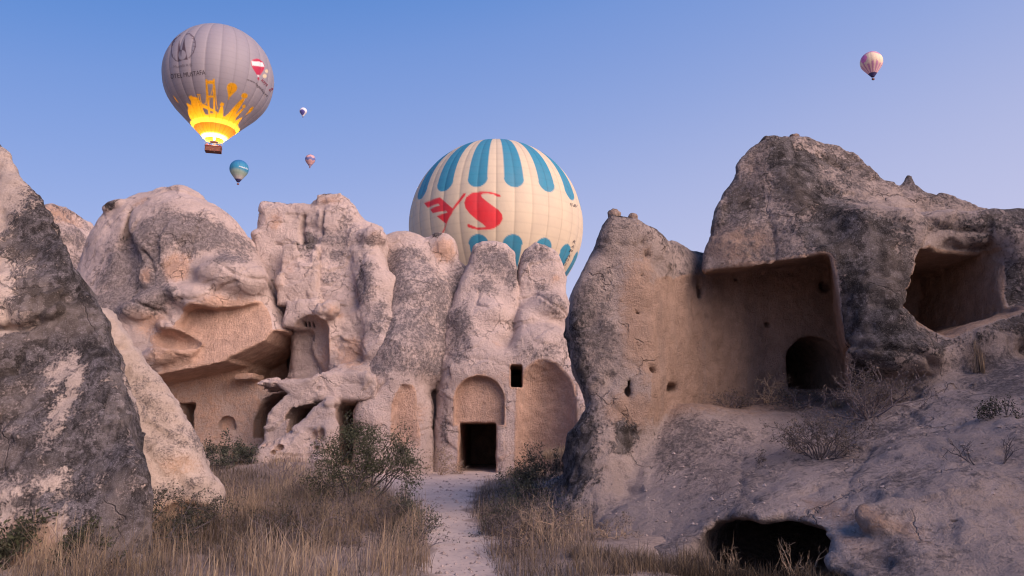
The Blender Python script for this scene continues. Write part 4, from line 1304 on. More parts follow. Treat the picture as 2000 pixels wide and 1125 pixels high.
        warm = np.clip(0.85 * c * sstep(1.5, 2.4, V[:, 2]) + blobs(V, [(1250, 620, 14.2, 0.55, 1.6, 1.0), (1240, 800, 13.8, 0.7, 0.5, 0.85), (1450, 470, 14.6, 0.9, 0.7, 0.95), (1610, 460, 14, 0.4, 0.8, 0.8), (1480, 330, 15, 0.5, 0.7, 0.6), (1700, 1010, 8.6, 0.3, 0.2, 0.9),
                       (1760, 1030, 8.6, 0.3, 0.2, 0.6), (1700, 1070, 8.4, 0.35, 0.25, 0.5), (1190, 425, 14.5, 0.3, 0.2, 0.8), (1235, 435, 14.8, 0.2, 0.25, 0.8), (1590, 380, 14.4, 0.35, 0.8, 0.6)]) + 0.15 * n * hi, 0, 1)
        return crust, warm, dark
    cr = [([(1390, 560), (1400, 620), (1415, 680), (1425, 740)], 0.03, 0.05), ([(1790, 510), (1800, 480), (1830, 440), (1870, 437), (1940, 445)], 0.05, 0.12), ([(1945, 425), (1950, 455), (1965, 480)], 0.04, 0.10), ([(1530, 400), (1528, 440), (1530, 500)], 0.03, 0.05),
          ([(1640, 680), (1690, 690), (1760, 705), (1790, 720)], 0.06, 0.10), ([(1680, 600), (1720, 610), (1760, 600)], 0.05, 0.08), ([(1690, 540), (1750, 560), (1775, 590)], 0.04, 0.06), ([(1120, 655), (1150, 660), (1180, 650)], 0.03, 0.05),
          ([(1920, 640), (1935, 670), (1945, 700)], 0.04, 0.08), ([(1170, 470), (1230, 480), (1260, 470)], 0.03, 0.05)]
    def on_mound(px, py):
        t = np.arange(6.5, 16.5, 0.02)
        q = np.array([P(px, py, a) for a in t])
        k = np.nonzero(q[:, 2] < mound_z(q[:, 0], q[:, 1]))[0]
        return q[k[0]] if len(k) else q[-1]

    def joints(V):
        out = np.zeros(len(V), F32)
        jx = 0.05 * pn(V[:, 0] * 3, V[:, 1] * 3, V[:, 2] * 3, 71); jy = 0.05 * pn(V[:, 0] * 3, V[:, 1] * 3, V[:, 2] * 3, 72)
        for pts, w, dep in cr2:
            q = [on_mound(*a) for a in pts]
            best = np.full(len(V), 9, F32)
            for a, b in zip(q[:-1], q[1:]):
                e = b - a
                x, y, z = V[:, 0] + jx - a[0], V[:, 1] + jy - a[1], (V[:, 2] - a[2]) * 0.5
                t = np.clip((x * e[0] + y * e[1]) / (e[0] ** 2 + e[1] ** 2 + 1e-9), 0, 1)
                best = np.minimum(best, np.sqrt((x - e[0] * t) ** 2 + (y - e[1] * t) ** 2 + (z - 0.5 * e[2] * t) ** 2))
            out = np.maximum(out, dep * 0.8 * np.exp(-(best / w) ** 2))
        return out
    cr2 = [([(1450, 890), (1445, 940), (1455, 970), (1470, 985), (1500, 1000)], 0.03, 0.07), ([(1290, 960), (1300, 990), (1320, 1040)], 0.02, 0.04), ([(1440, 890), (1500, 850), (1560, 830)], 0.03, 0.05), ([(1800, 870), (1850, 890), (1910, 900), (1950, 940)], 0.025, 0.05),
           ([(1870, 900), (1930, 950), (1970, 962)], 0.025, 0.05), ([(1830, 960), (1860, 1000), (1865, 1060)], 0.03, 0.06), ([(1450, 965), (1410, 955), (1395, 985)], 0.02, 0.04), ([(1760, 800), (1830, 850), (1900, 900), (1930, 950)], 0.025, 0.05), ([(1700, 880), (1660, 930), (1650, 990)], 0.03, 0.05), ([(1560, 900), (1600, 960), (1590, 1000)], 0.02, 0.035), ([(1820, 870), (1760, 900), (1720, 950)], 0.02, 0.035), ([(1270, 1040), (1310, 1020), (1340, 1030)], 0.02, 0.03)]
    o = rock('cave_rock', f, carve, (0.2, 6.9, -1.2), (13.2, 20.6, 9.6), 0.062, M_ROCK_R, paint, rough=0.45, frac=0.55, cracks=cr, extra=joints, crackY=13.9, pits=0.05, warp=0.10, seed=700, cwarp=0.6)
    ROCKS['right'] = o
    tag(o, 'big brown rock with an open hollowed room, square window cave and dusty mound below', 'rock', 'rock formations of the valley')

    def f3(p):
        return slab(p, [(0, 0), (1, 1), (1, 0)], 1, 0, 1, 0.1) * 0 + smin(rbox(p, (16.5, 6.0, 3.5), (3.2, 7.5, 4.1), 1.5, rz=-0.15), rbox(p, (15.5, 12.5, 3.0), (3.0, 4.0, 4.2), 1.2), 1.0)

    s = rock('unseen_shade_rock', f3, None, (11.4, -3.5, -0.5), (21, 18, 10.5), 0.3, M_ROCK_R, lambda V, N, c: (0.4 + 0 * V[:, 0], 0.3 + 0 * V[:, 0], 0.2 + 0 * V[:, 0]), seed=800, parent=o)  # unseen rock, added out of view to shade the mound and cave rock
    # loose cap stones and the small cone on the ridge are parts of it
    for (px, py, Y, r, sq, nm) in ((1200, 420, 14.6, 0.14, 0.9, 'cap_stone'), (1236, 428, 14.6, 0.11, 1.2, 'cap_stone'), (1551, 268, 16.0, 0.12, 0.6, 'cap_stone')):
        stone(nm, P(px, py, Y), r, sq, M_ROCK_R, o, seed=int(px))


ROCKS = {}


def stone(name, c, r, squash, mat, parent=None, seed=0, masks=(0.4, 0.6, 0.35), flat=1.0):
    n, m = 14, 9
    th = np.linspace(0, 2 * math.pi, n, endpoint=False)
    ph = np.linspace(0, math.pi, m)
    v = [(math.sin(a) * math.cos(b), math.sin(a) * math.sin(b), math.cos(a)) for a in ph for b in th]
    v = np.array(v, F32)
    k = 1 + 0.35 * fbm((v[:, 0] + seed, v[:, 1], v[:, 2]), 1.2, 3, seed)
    V = v * k[:, None] * r * np.array([1, 1, squash * flat], F32) + np.asarray(c, F32)
    f = [(i * n + j, (i + 1) * n + j, (i + 1) * n + (j + 1) % n, i * n + (j + 1) % n) for i in range(m - 1) for j in range(n)]
    col = np.tile(np.array(masks, F32), (len(V), 1))
    return mesh_np(name, V, np.array(f), mat, parent, True, {'mask': col})


make_left_rock()
make_spires()
make_dome()
make_crag()
make_slope()
make_church()
make_right()

# ------------------------------------------------------------------ plants
def surf_z(x, y):
    """height of the ground or of the mound, whichever is higher"""
    g = ground_z(x, y)
    m = np.where((np.asarray(x) > 1.2) & ((np.asarray(x) > 4.7) | (np.asarray(x) < 2.2) | (np.asarray(y) > 9.9)), mound_z(x, y), -9)
    return np.maximum(g, m)


from mathutils.bvhtree import BVHTree
_me = ROCKS['right'].data
_n = len(_me.vertices)
_co = np.empty(_n * 3, F32); _me.vertices.foreach_get('co', _co); _co = _co.reshape(-1, 3)
_lv = np.empty(len(_me.loops), np.int32); _me.loops.foreach_get('vertex_index', _lv); _lv = _lv.reshape(-1, 4)
_lv = _lv[(_co[_lv[:, 0], 2] < 4.2)]
_tree = BVHTree.FromPolygons([tuple(v) for v in _co.tolist()], _lv.tolist())


def rock_z(x, y):
    """height of the mound's real surface, or None where a cave mouth or wall is"""
    z = float(mound_z(x, y))
    hit = _tree.ray_cast(Vector((x, y, z + 0.7)), Vector((0, 0, -1)), 2.0)
    g = float(ground_z(x, y))
    if hit[0] is None or hit[1].z < 0.35 or hit[0].z < z - 0.35:
        return g if g > z - 0.3 else None
    return max(hit[0].z, g)


STRAW = np.array([[0.50, 0.37, 0.24], [0.42, 0.30, 0.20], [0.34, 0.245, 0.175], [0.24, 0.185, 0.155], [0.17, 0.135, 0.12], [0.52, 0.40, 0.28]], F32)
DULL = np.array([[0.20, 0.155, 0.13], [0.15, 0.12, 0.11], [0.26, 0.20, 0.16], [0.11, 0.10, 0.085], [0.30, 0.225, 0.17]], F32)
GREEN = np.array([[0.066, 0.074, 0.042], [0.092, 0.098, 0.058], [0.050, 0.058, 0.038], [0.115, 0.112, 0.075]], F32)
GREY = np.array([[0.10, 0.105, 0.075], [0.075, 0.082, 0.060], [0.13, 0.125, 0.095], [0.06, 0.065, 0.052]], F32)


def blades(x, y, z, hgt, wid, lean, pal, rng, pw=None):
    """curved tapering blades: two quads and a tip each"""
    n = len(x)
    az = rng.uniform(0, 2 * math.pi, n)
    wa = az + math.pi / 2 + rng.uniform(-0.6, 0.6, n)
    lx, ly = np.cos(az) * lean, np.sin(az) * lean
    wx, wy = np.cos(wa) * wid / 2, np.sin(wa) * wid / 2
    base = np.stack([x, y, z - 0.03], 1)
    V = np.zeros((n, 7, 3), F32)
    for k, (t, w) in enumerate(((0, 1.0), (0.45, 0.8), (0.8, 0.45))):
        c = base + np.stack([lx * t * t * hgt, ly * t * t * hgt, hgt * t * (1 - 0.12 * lean * t)], 1)
        o = np.stack([wx * w, wy * w, 0 * wx], 1)
        V[:, 2 * k] = c - o
        V[:, 2 * k + 1] = c + o
    V[:, 6] = base + np.stack([lx * hgt, ly * hgt, hgt * (1 - 0.12 * lean)], 1)
    i = np.arange(n)[:, None] * 7
    q = np.concatenate([i + np.array([0, 1, 3, 2]), i + np.array([2, 3, 5, 4])])
    t3 = i + np.array([4, 5, 6])
    col = pal[rng.choice(len(pal), n, p=pw)] * rng.uniform(0.75, 1.2, (n, 1)).astype(F32)
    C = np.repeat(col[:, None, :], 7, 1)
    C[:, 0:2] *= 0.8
    return V.reshape(-1, 3), q, t3, C.reshape(-1, 3)


def grass(name, label, n, area, hmin, hmax, wid, lean, pal, seed, clump=1.3, pw=None, keep=None):
    rng = np.random.default_rng(seed)
    x = rng.uniform(area[0], area[1], n)
    y = rng.uniform(area[2], area[3], n)
    f = pn((x * clump).astype(F32), (y * clump).astype(F32), np.zeros(n, F32), seed) + 0.5 * pn((x * clump * 3).astype(F32), (y * clump * 3).astype(F32), np.zeros(n, F32), seed + 1)
    m = rng.uniform(-0.55, 0.50, n) < f
    if keep is not None:
        m &= keep(x, y, rng)
    x, y, f = x[m], y[m], f[m]
    z = surf_z(x, y)
    big = pn((x * 0.45).astype(F32), (y * 0.3).astype(F32), np.zeros(len(x), F32), seed + 7)
    hgt = (hmin + (hmax - hmin) * rng.uniform(0, 1, len(x)) ** 1.6) * (0.60 + 0.95 * np.clip(f + 0.25, 0, 1))
    V, q, t3, C = blades(x, y, z, hgt, rng.uniform(0.5, 1.2, len(x)) * wid, rng.uniform(0.05, 1.0, len(x)) ** 1.5 * lean, pal, rng, pw)
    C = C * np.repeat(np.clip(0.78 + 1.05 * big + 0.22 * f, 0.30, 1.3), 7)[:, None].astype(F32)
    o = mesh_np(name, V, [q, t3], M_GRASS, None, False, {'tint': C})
    tag(o, label, 'grass', None, 'stuff')
    return o


def off_path(x, y, rng, d=0.0):
    l, r = path_edges(y)
    e = np.maximum(l - x, x - r) + 0.38 * pn((x * 0.9).astype(F32), (y * 0.9).astype(F32), np.zeros(len(x), F32), 91)
    return e > d + rng.uniform(-0.12, 0.30, len(x))


def keep_left(x, y, rng):
    fan = rng.uniform(0, 1, len(x)) < np.clip(12.0 / y, 0, 1) ** 1.0
    return (x < path_edges(y)[0]) & off_path(x, y, rng) & ((x > -0.46 * y - 0.5) | (y < 9.2)) & fan


def keep_right(x, y, rng):
    fan = rng.uniform(0, 1, len(x)) < np.clip(12.0 / y, 0, 1)
    return (x > path_edges(y)[1]) & off_path(x, y, rng) & (x < 0.085 * y + 0.25) & fan


grass('dry_grass', 'tall straw-coloured dry grass filling the hollow left of the path', 95000, (-9.5, -0.6, 7.6, 24), 0.20, 0.55, 0.0075, 1.25, STRAW, 1, pw=[.2, .22, .22, .16, .1, .1], keep=keep_left)
grass('dull_undergrowth', 'low dark dry undergrowth between the straw grass', 42000, (-9.5, 1.8, 7.6, 24), 0.08, 0.30, 0.010, 1.5, DULL, 2, keep=lambda x, y, r: (keep_left(x, y, r) | keep_right(x, y, r)))
grass('dry_grass', 'dry straw grass on the right side of the path', 28000, (-1.2, 2.2, 7.6, 26), 0.15, 0.40, 0.0075, 1.4, STRAW, 3, pw=[.15, .2, .25, .2, .1, .1], keep=keep_right)
grass('dry_grass', 'low tangled dry grass in front of the low cave', 13000, (0.7, 4.5, 8.2, 9.6), 0.10, 0.28, 0.008, 1.4, STRAW * 0.8, 4, pw=[.1, .2, .3, .2, .1, .1])
grass('dry_grass', 'pale dry grass tufts at the foot of the chapel wall', 9000, (-3.6, 2.2, 26.5, 30.3), 0.15, 0.42, 0.018, 1.0, STRAW, 5, clump=0.9, pw=[.4, .2, .1, 0, 0, .3],
      keep=lambda x, y, r: off_path(x, y, r, 0.2) & ((y > 28.6) | (x > -0.2)) & ~((x > -2.0) & (x < -0.6) & (y > 29)))
grass('dry_grass', 'sparse dry grass on the bank below the cave dwelling', 7000, (-14.5, -5.5, 24, 31), 0.15, 0.4, 0.018, 1.0, STRAW, 6, clump=0.8)


def shrub(name, label, base, h, w, mode, seed, stems=6, leaves=2500, lsize=0.03, pal=GREEN, group=None, cat='shrub', bark=None, depth=4, up=0.75, thick=0.012, tilt=(0, 0), puff=None, fill=0):
    """stems that fork several times; leaves sit on the outer forks"""
    rng = np.random.default_rng(seed)
    root = empty(name, base)
    tag(root, label, cat, group)
    mb = MB()
    tips = []

    def grow(p, d, ln, r, lv):
        pts = [p]
        k = 3
        for i in range(k):
            d = d + rng.normal(0, 0.22, 3)
            d[2] += 0.06 * (up - 0.4)
            d /= np.linalg.norm(d)
            p = p + d * ln / k
            pts.append(p)
            if lv >= max(depth - 2, 1):
                tips.append((p, lv))
        mb.tube(pts, [r * (1 - 0.45 * i / k) for i in range(k + 1)], 3 if lv > 1 else 5, cap=False)
        if lv < depth:
            for j in range(rng.integers(2, 4)):
                s = pts[rng.integers(2, k + 1)]
                nd = d + rng.normal(0, 0.62, 3)
                nd[2] += 0.15 * up
                nd /= np.linalg.norm(nd)
                grow(s, nd, ln * rng.uniform(0.58, 0.82), r * 0.58, lv + 1)
    ln = 0.40 * h / 1.0
    for s in range(stems):
        a = rng.uniform(0, 2 * math.pi)
        sp = rng.uniform(0.1, 0.8) * w / h
        d = np.array([math.cos(a) * sp + tilt[0], math.sin(a) * sp + tilt[1], up])
        d /= np.linalg.norm(d)
        grow(np.array([math.cos(a) * 0.03, math.sin(a) * 0.03, -0.05]), d, ln * rng.uniform(0.75, 1.15), thick, 1)
    T = np.array([t[0] for t in tips])
    # fit to the wanted size
    V = np.array(mb.v)
    sx = (w / 2) / max(np.percentile(np.abs(T[:, :2] - np.median(T[:, :2], 0)), 96), 1e-3)
    sz = h / max(np.percentile(T[:, 2], 99), 1e-3)
    sc = np.array([sx, sx, sz])
    mb.v = [tuple(v) for v in V * sc]
    T = T * sc
    mb.build('stems', bark or M_BARK, root)
    if leaves:
        c = T[rng.integers(0, len(T), leaves)] + rng.normal(0, puff or lsize * 1.6, (leaves, 3))
        if fill:
            # the rest of the crown: sprays through a rounded volume with gaps
            u = rng.normal(0, 1, (fill * 3, 3)); u /= np.linalg.norm(u, axis=1, keepdims=True)
            u *= rng.uniform(0.35, 1.0, (len(u), 1)) ** 0.5
            g = fbm((u[:, 0] + 5, u[:, 1], u[:, 2]), 2.6, 2, seed)
            u = u[g > -0.05][:fill]
            c = np.concatenate([c, u * np.array([w * 0.50, w * 0.50, h * 0.36]) + np.array([0, 0, h * 0.62])])
        n = len(c)
        a = rng.normal(0, 1, (n, 3)); a[:, 2] += 0.3
        a /= np.linalg.norm(a, axis=1, keepdims=True)
        b = np.cross(a, rng.normal(0, 1, (n, 3))); b /= np.linalg.norm(b, axis=1, keepdims=True)
        L = rng.uniform(0.7, 1.4, (n, 1)) * lsize
        W = L * rng.uniform(0.28, 0.45, (n, 1))
        V = np.stack([c - a * L, c + b * W, c + a * L, c - b * W], 1).reshape(-1, 3)
        q = np.arange(n)[:, None] * 4 + np.arange(4)
        col = pal[rng.integers(0, len(pal), n)] * rng.uniform(0.7, 1.35, (n, 1)).astype(F32)
        o = mesh_np('foliage', V, q, M_LEAF, root, False, {'tint': np.repeat(col, 4, 0)})
        o['kind'] = 'stuff'
    return root


def on(px, py, Y):
    q = P(px, py, Y)
    z = rock_z(float(q[0]), float(Y)) if q[0] > 1.3 else None
    return (float(q[0]), float(Y), z if z is not None else float(surf_z(q[0], Y)))


shrub('leafy_bush', 'large green leafy bush beside the path, in front of the cave openings', on(695, 1012, 14.8), 1.72, 1.95, 0, 11, stems=7, leaves=9500, lsize=0.022, pal=GREEN, thick=0.024, depth=5, up=0.62, puff=0.06, fill=4500)
shrub('leafy_bush', 'small green bush low at the path edge, right of the large bush', on(790, 1050, 12.6), 0.55, 1.1, 0, 12, stems=7, leaves=1800, lsize=0.022, pal=GREY, depth=4)
shrub('leafy_bush', 'grey-green bush growing below the carved niche of the dwelling', on(440, 905, 27.5), 1.1, 2.3, 0, 13, stems=9, leaves=3000, lsize=0.05, pal=GREY, depth=4)
shrub('thorn_bush', 'bare thorny bush in front of the pale burrowed foot', on(552, 950, 20.5), 1.05, 1.35, 0, 14, stems=7, leaves=0, bark=M_TWIG, thick=0.018, depth=5)
shrub('leafy_bush', 'dark green bush in the bottom left corner of the picture', on(20, 1140, 8.9), 0.52, 0.62, 0, 15, stems=7, leaves=1500, lsize=0.030, pal=GREEN * 0.75, depth=4)
shrub('leafy_bush', 'low dark green bush at the foot of the leaning rock', on(165, 1140, 9.0), 0.42, 0.72, 0, 16, stems=8, leaves=1700, lsize=0.026, pal=GREEN * 0.75, depth=4)
shrub('leafy_bush', 'dim grey-green bush under the pale flank of the leaning rock', on(320, 1085, 10.2), 0.72, 1.7, 0, 17, stems=11, leaves=5000, lsize=0.018, pal=GREY * 0.6, depth=4)
shrub('leafy_bush', 'grey-green bush at the base of the brown pillar, right of the path', on(1050, 990, 15.6), 1.2, 1.3, 0, 18, stems=10, leaves=4200, lsize=0.026, pal=GREY, depth=4)
shrub('thorn_bush', 'pale bare twiggy bush against the chapel wall', on(1068, 925, 25.5), 1.3, 1.9, 0, 19, stems=8, leaves=500, lsize=0.03, pal=STRAW * 0.8, bark=M_STRAW, depth=5, thick=0.015)
shrub('leafy_bush', 'low dusty bush right beside the path', on(1000, 1050, 12.4), 0.55, 1.0, 0, 20, stems=8, leaves=1500, lsize=0.02, pal=GREY * 0.9, depth=4)
shrub('thorn_bush', 'broad bare grey bush growing before the arched opening', on(1695, 812, 12.9), 0.95, 1.5, 0, 21, stems=16, leaves=2600, lsize=0.016, pal=DULL, bark=M_TWIG, depth=5, thick=0.014)
shrub('thorn_bush', 'dark tangled bush on the slope under the room floor', on(1600, 880, 12.0), 0.74, 1.45, 0, 22, stems=16, leaves=3600, lsize=0.016, pal=DULL * 0.7, depth=5, thick=0.011)
shrub('thorn_bush', 'small dark tuft of scrub in the crack of the slope', on(1490, 905, 12.3), 0.22, 0.42, 0, 23, stems=8, leaves=400, lsize=0.014, pal=DULL * 0.6, depth=3, thick=0.006)
shrub('thorn_bush', 'spindly bare sprig standing on the pale slope', on(1405, 965, 11.5), 0.52, 0.42, 0, 24, stems=4, leaves=0, bark=M_TWIG, depth=4, thick=0.006)
shrub('thorn_bush', 'small dark green tuft high on the right mound', on(1950, 825, 10.8), 0.26, 0.5, 0, 25, stems=10, leaves=700, lsize=0.018, pal=GREEN * 0.6, depth=3, thick=0.006)
shrub('thorn_bush', 'arching bare dark twigs on the right mound', on(1925, 895, 9.7), 0.32, 0.75, 0, 26, stems=5, leaves=0, depth=3, thick=0.007, up=0.45)
shrub('dry_stalks', 'dry straw stalks spreading on the floor of the open room', on(1500, 800, 15.4), 0.55, 1.0, 0, 27, stems=10, leaves=250, lsize=0.02, pal=STRAW * 0.8, bark=M_STRAW, depth=4, thick=0.008, cat='dry plant')
shrub('dry_stalks', 'dry seeding weeds standing before the low cave mouth', on(1420, 1120, 9.0), 0.55, 0.55, 0, 28, stems=8, leaves=0, lsize=0.007, pal=STRAW * 0.5, bark=M_STRAW, depth=4, thick=0.005, cat='dry plant')
shrub('dry_stalks', 'thin dry weeds at the right of the low cave mouth', on(1560, 1128, 8.8), 0.50, 0.85, 0, 29, stems=9, leaves=0, lsize=0.007, pal=STRAW * 0.45, bark=M_STRAW, depth=4, thick=0.005, cat='dry plant')
shrub('dry_stalks', 'dry straw-coloured weed tangle beside the path on the right', on(1060, 1085, 10.6), 0.62, 1.1, 0, 30, stems=12, leaves=500, lsize=0.014, pal=STRAW * 0.8, bark=M_STRAW, depth=4, thick=0.006, cat='dry plant')
shrub('dry_stalks', 'dry brown weed tangle at the foot of the brown pillar', on(1195, 1060, 11.2), 0.35, 0.75, 0, 31, stems=12, leaves=900, lsize=0.014, pal=DULL, bark=M_STRAW, depth=4, thick=0.005, cat='dry plant')
shrub('dry_stalks', 'straw weeds sprouting at the left side of the doorway', on(860, 925, 28.5), 1.0, 1.5, 0, 32, stems=12, leaves=900, lsize=0.03, pal=STRAW, bark=M_STRAW, depth=4, thick=0.010, cat='dry plant')


THORN = [(1005, 975, 16.6, 0.85, 1.2, 'grey twiggy scrub where the path widens on the right'), (1095, 985, 14.6, 0.8, 1.0, 'dense scrub squeezed against the black edge of the pillar'), (1040, 1065, 11.3, 0.75, 1.3, 'big grey scrub in the middle of the right bank'), (985, 1050, 12.2, 0.5, 0.9, 'scrub overhanging the path at its bend'),
         (520, 1095, 10.0, 0.50, 1.1, 'dark scrub in the near grass below the straw field'), (640, 1100, 10.2, 0.6, 1.3, 'dark scrub at the bottom edge left of the path'), (420, 1040, 12.6, 0.55, 1.1, 'dark scrub beside the tip of the pale flank'), (700, 1035, 12.8, 0.5, 1.3, 'dark scrub round the stems of the large bush'),
         (650, 1030, 13.0, 0.60, 1.0, 'grey-brown thorn scrub under the left side of the large bush'), (745, 1060, 12.0, 0.62, 1.2, 'dark thorn scrub in front of the large bush'), (815, 1085, 10.6, 0.42, 0.9, 'low thorn scrub leaning over the path from the left'),
         (470, 985, 16.5, 0.60, 1.3, 'thorn scrub in the grass between leaning rock and bare bush'), (560, 1055, 12.4, 0.55, 1.2, 'dull thorn scrub in the middle of the straw field'), (600, 985, 17.0, 0.5, 1.1, 'small thorn scrub left behind the large bush'),
         (975, 1000, 15.2, 0.45, 0.9, 'grey thorn scrub on the right edge of the path'), (1010, 1095, 10.2, 0.5, 1.0, 'near thorn scrub right of the path bottom'), (1075, 1040, 12.2, 0.7, 0.9, 'tall thorn scrub against the brown pillar foot'),
         (1430, 795, 15.3, 0.35, 0.9, 'low dry scrub along the left floor edge of the open room'), (1560, 800, 15.0, 0.4, 1.0, 'low dry scrub in front of the arched opening threshold'), (1760, 770, 13.6, 0.4, 1.4, 'dull low scrub under the square window cave')]
for i, (px, py, Y, h_, w_, lab) in enumerate(THORN):
    shrub('thorn_scrub', lab, on(px, py, Y), h_, w_, 0, 60 + i, stems=13, leaves=900, lsize=0.016, pal=DULL * 0.6 if i % 2 else GREY * 0.6, bark=M_TWIG, depth=4, thick=0.006, group='thorn scrub in the grass')


def tall_tuft(name, label, base, n, h, spread, seed, pal):
    rng = np.random.default_rng(seed)
    a = rng.uniform(0, 2 * math.pi, n)
    r = rng.uniform(0, 1, n) ** 0.7 * spread
    V, q, t3, C = blades(np.cos(a) * r, np.sin(a) * r, np.zeros(n), rng.uniform(0.55, 1.0, n) * h, np.full(n, 0.010), rng.uniform(0, 0.28, n), pal, rng)
    o = mesh_np(name, V, [q, t3], M_GRASS, None, False, {'tint': C})
    o.location = base
    tag(o, label, 'dry plant')


tall_tuft('reed_tuft', 'tall upright tuft of dry reed grass under the square window cave', on(1912, 722, 13.2), 90, 0.75, 0.10, 41, STRAW)
tall_tuft('reed_tuft', 'short yellow grass tuft at the threshold of the open room', on(1632, 795, 14.6), 120, 0.20, 0.16, 42, STRAW)


# loose stones: too many and too small to tell apart
def pebbles():
    rng = np.random.default_rng(9)
    n = 1700
    y = 8.4 + 20 * rng.uniform(0, 1, n) ** 1.6
    l, r = path_edges(y)
    x = rng.uniform(l - 0.4, r + 0.4)
    k = 700
    x[:k] = rng.uniform(1.5, 8.5, k); y[:k] = rng.uniform(8.6, 14.5, k)
    z = surf_z(x, y)
    z[:k] = [-99.0 if q is None else q for q in (rock_z(a, b) for a, b in zip(x[:k], y[:k]))]
    ok = z > -50
    x, y, z = x[ok], y[ok], z[ok]
    n = len(x)
    s = rng.uniform(0, 1, n) ** 2.5 * 0.030 + 0.006
    s *= (0.6 + y / 18)
    oct_ = np.array([(1, 0, 0), (0, 1, 0), (-1, 0, 0), (0, -1, 0), (0, 0, 0.7), (0, 0, -0.7)], F32)
    V = (oct_[None] * (s[:, None, None] * rng.uniform(0.6, 1.3, (n, 6, 3))) + np.stack([x, y, z], 1)[:, None, :]).reshape(-1, 3)
    t = np.array([(0, 1, 4), (1, 2, 4), (2, 3, 4), (3, 0, 4), (1, 0, 5), (2, 1, 5), (3, 2, 5), (0, 3, 5)])
    Fq = (np.arange(n)[:, None, None] * 6 + t[None]).reshape(-1, 3)
    o = mesh_np('pebbles', V, Fq, plain('pebble', (0.30, 0.235, 0.21), 0.95, 0.4, 9), None, False)
    tag(o, 'small pale stones strewn over the path and slope', 'stones', None, 'stuff')


pebbles()

# ------------------------------------------------------------------ hot-air balloons
M_CLOTH = fabric_material('balloon_cloth', 0.30)
M_CLOTH_LIT = fabric_material('balloon_cloth_lit', 0.85)
M_WICKER = plain('brown_wicker', (0.16, 0.065, 0.05), 0.8, 0.3, 14, bump=0.5)
M_RIM = plain('red_leather_rim', (0.30, 0.05, 0.035), 0.6, 0.2, 8)
M_STEEL = plain('burner_steel', (0.35, 0.34, 0.34), 0.4, 0.1, 8)
M_CABLE = plain('load_cable', (0.12, 0.11, 0.11), 0.7, 0.1, 8)
M_INK = plain('dark_print', (0.06, 0.045, 0.055), 0.7, 0.1, 2)
M_INK_F = plain('faded_print', (0.17, 0.14, 0.165), 0.7, 0.1, 2)
M_INK_R = plain('crimson_print', (0.20, 0.02, 0.045), 0.7, 0.1, 2)
M_WHITE = plain('white_print', (0.75, 0.76, 0.80), 0.7, 0.05, 2)


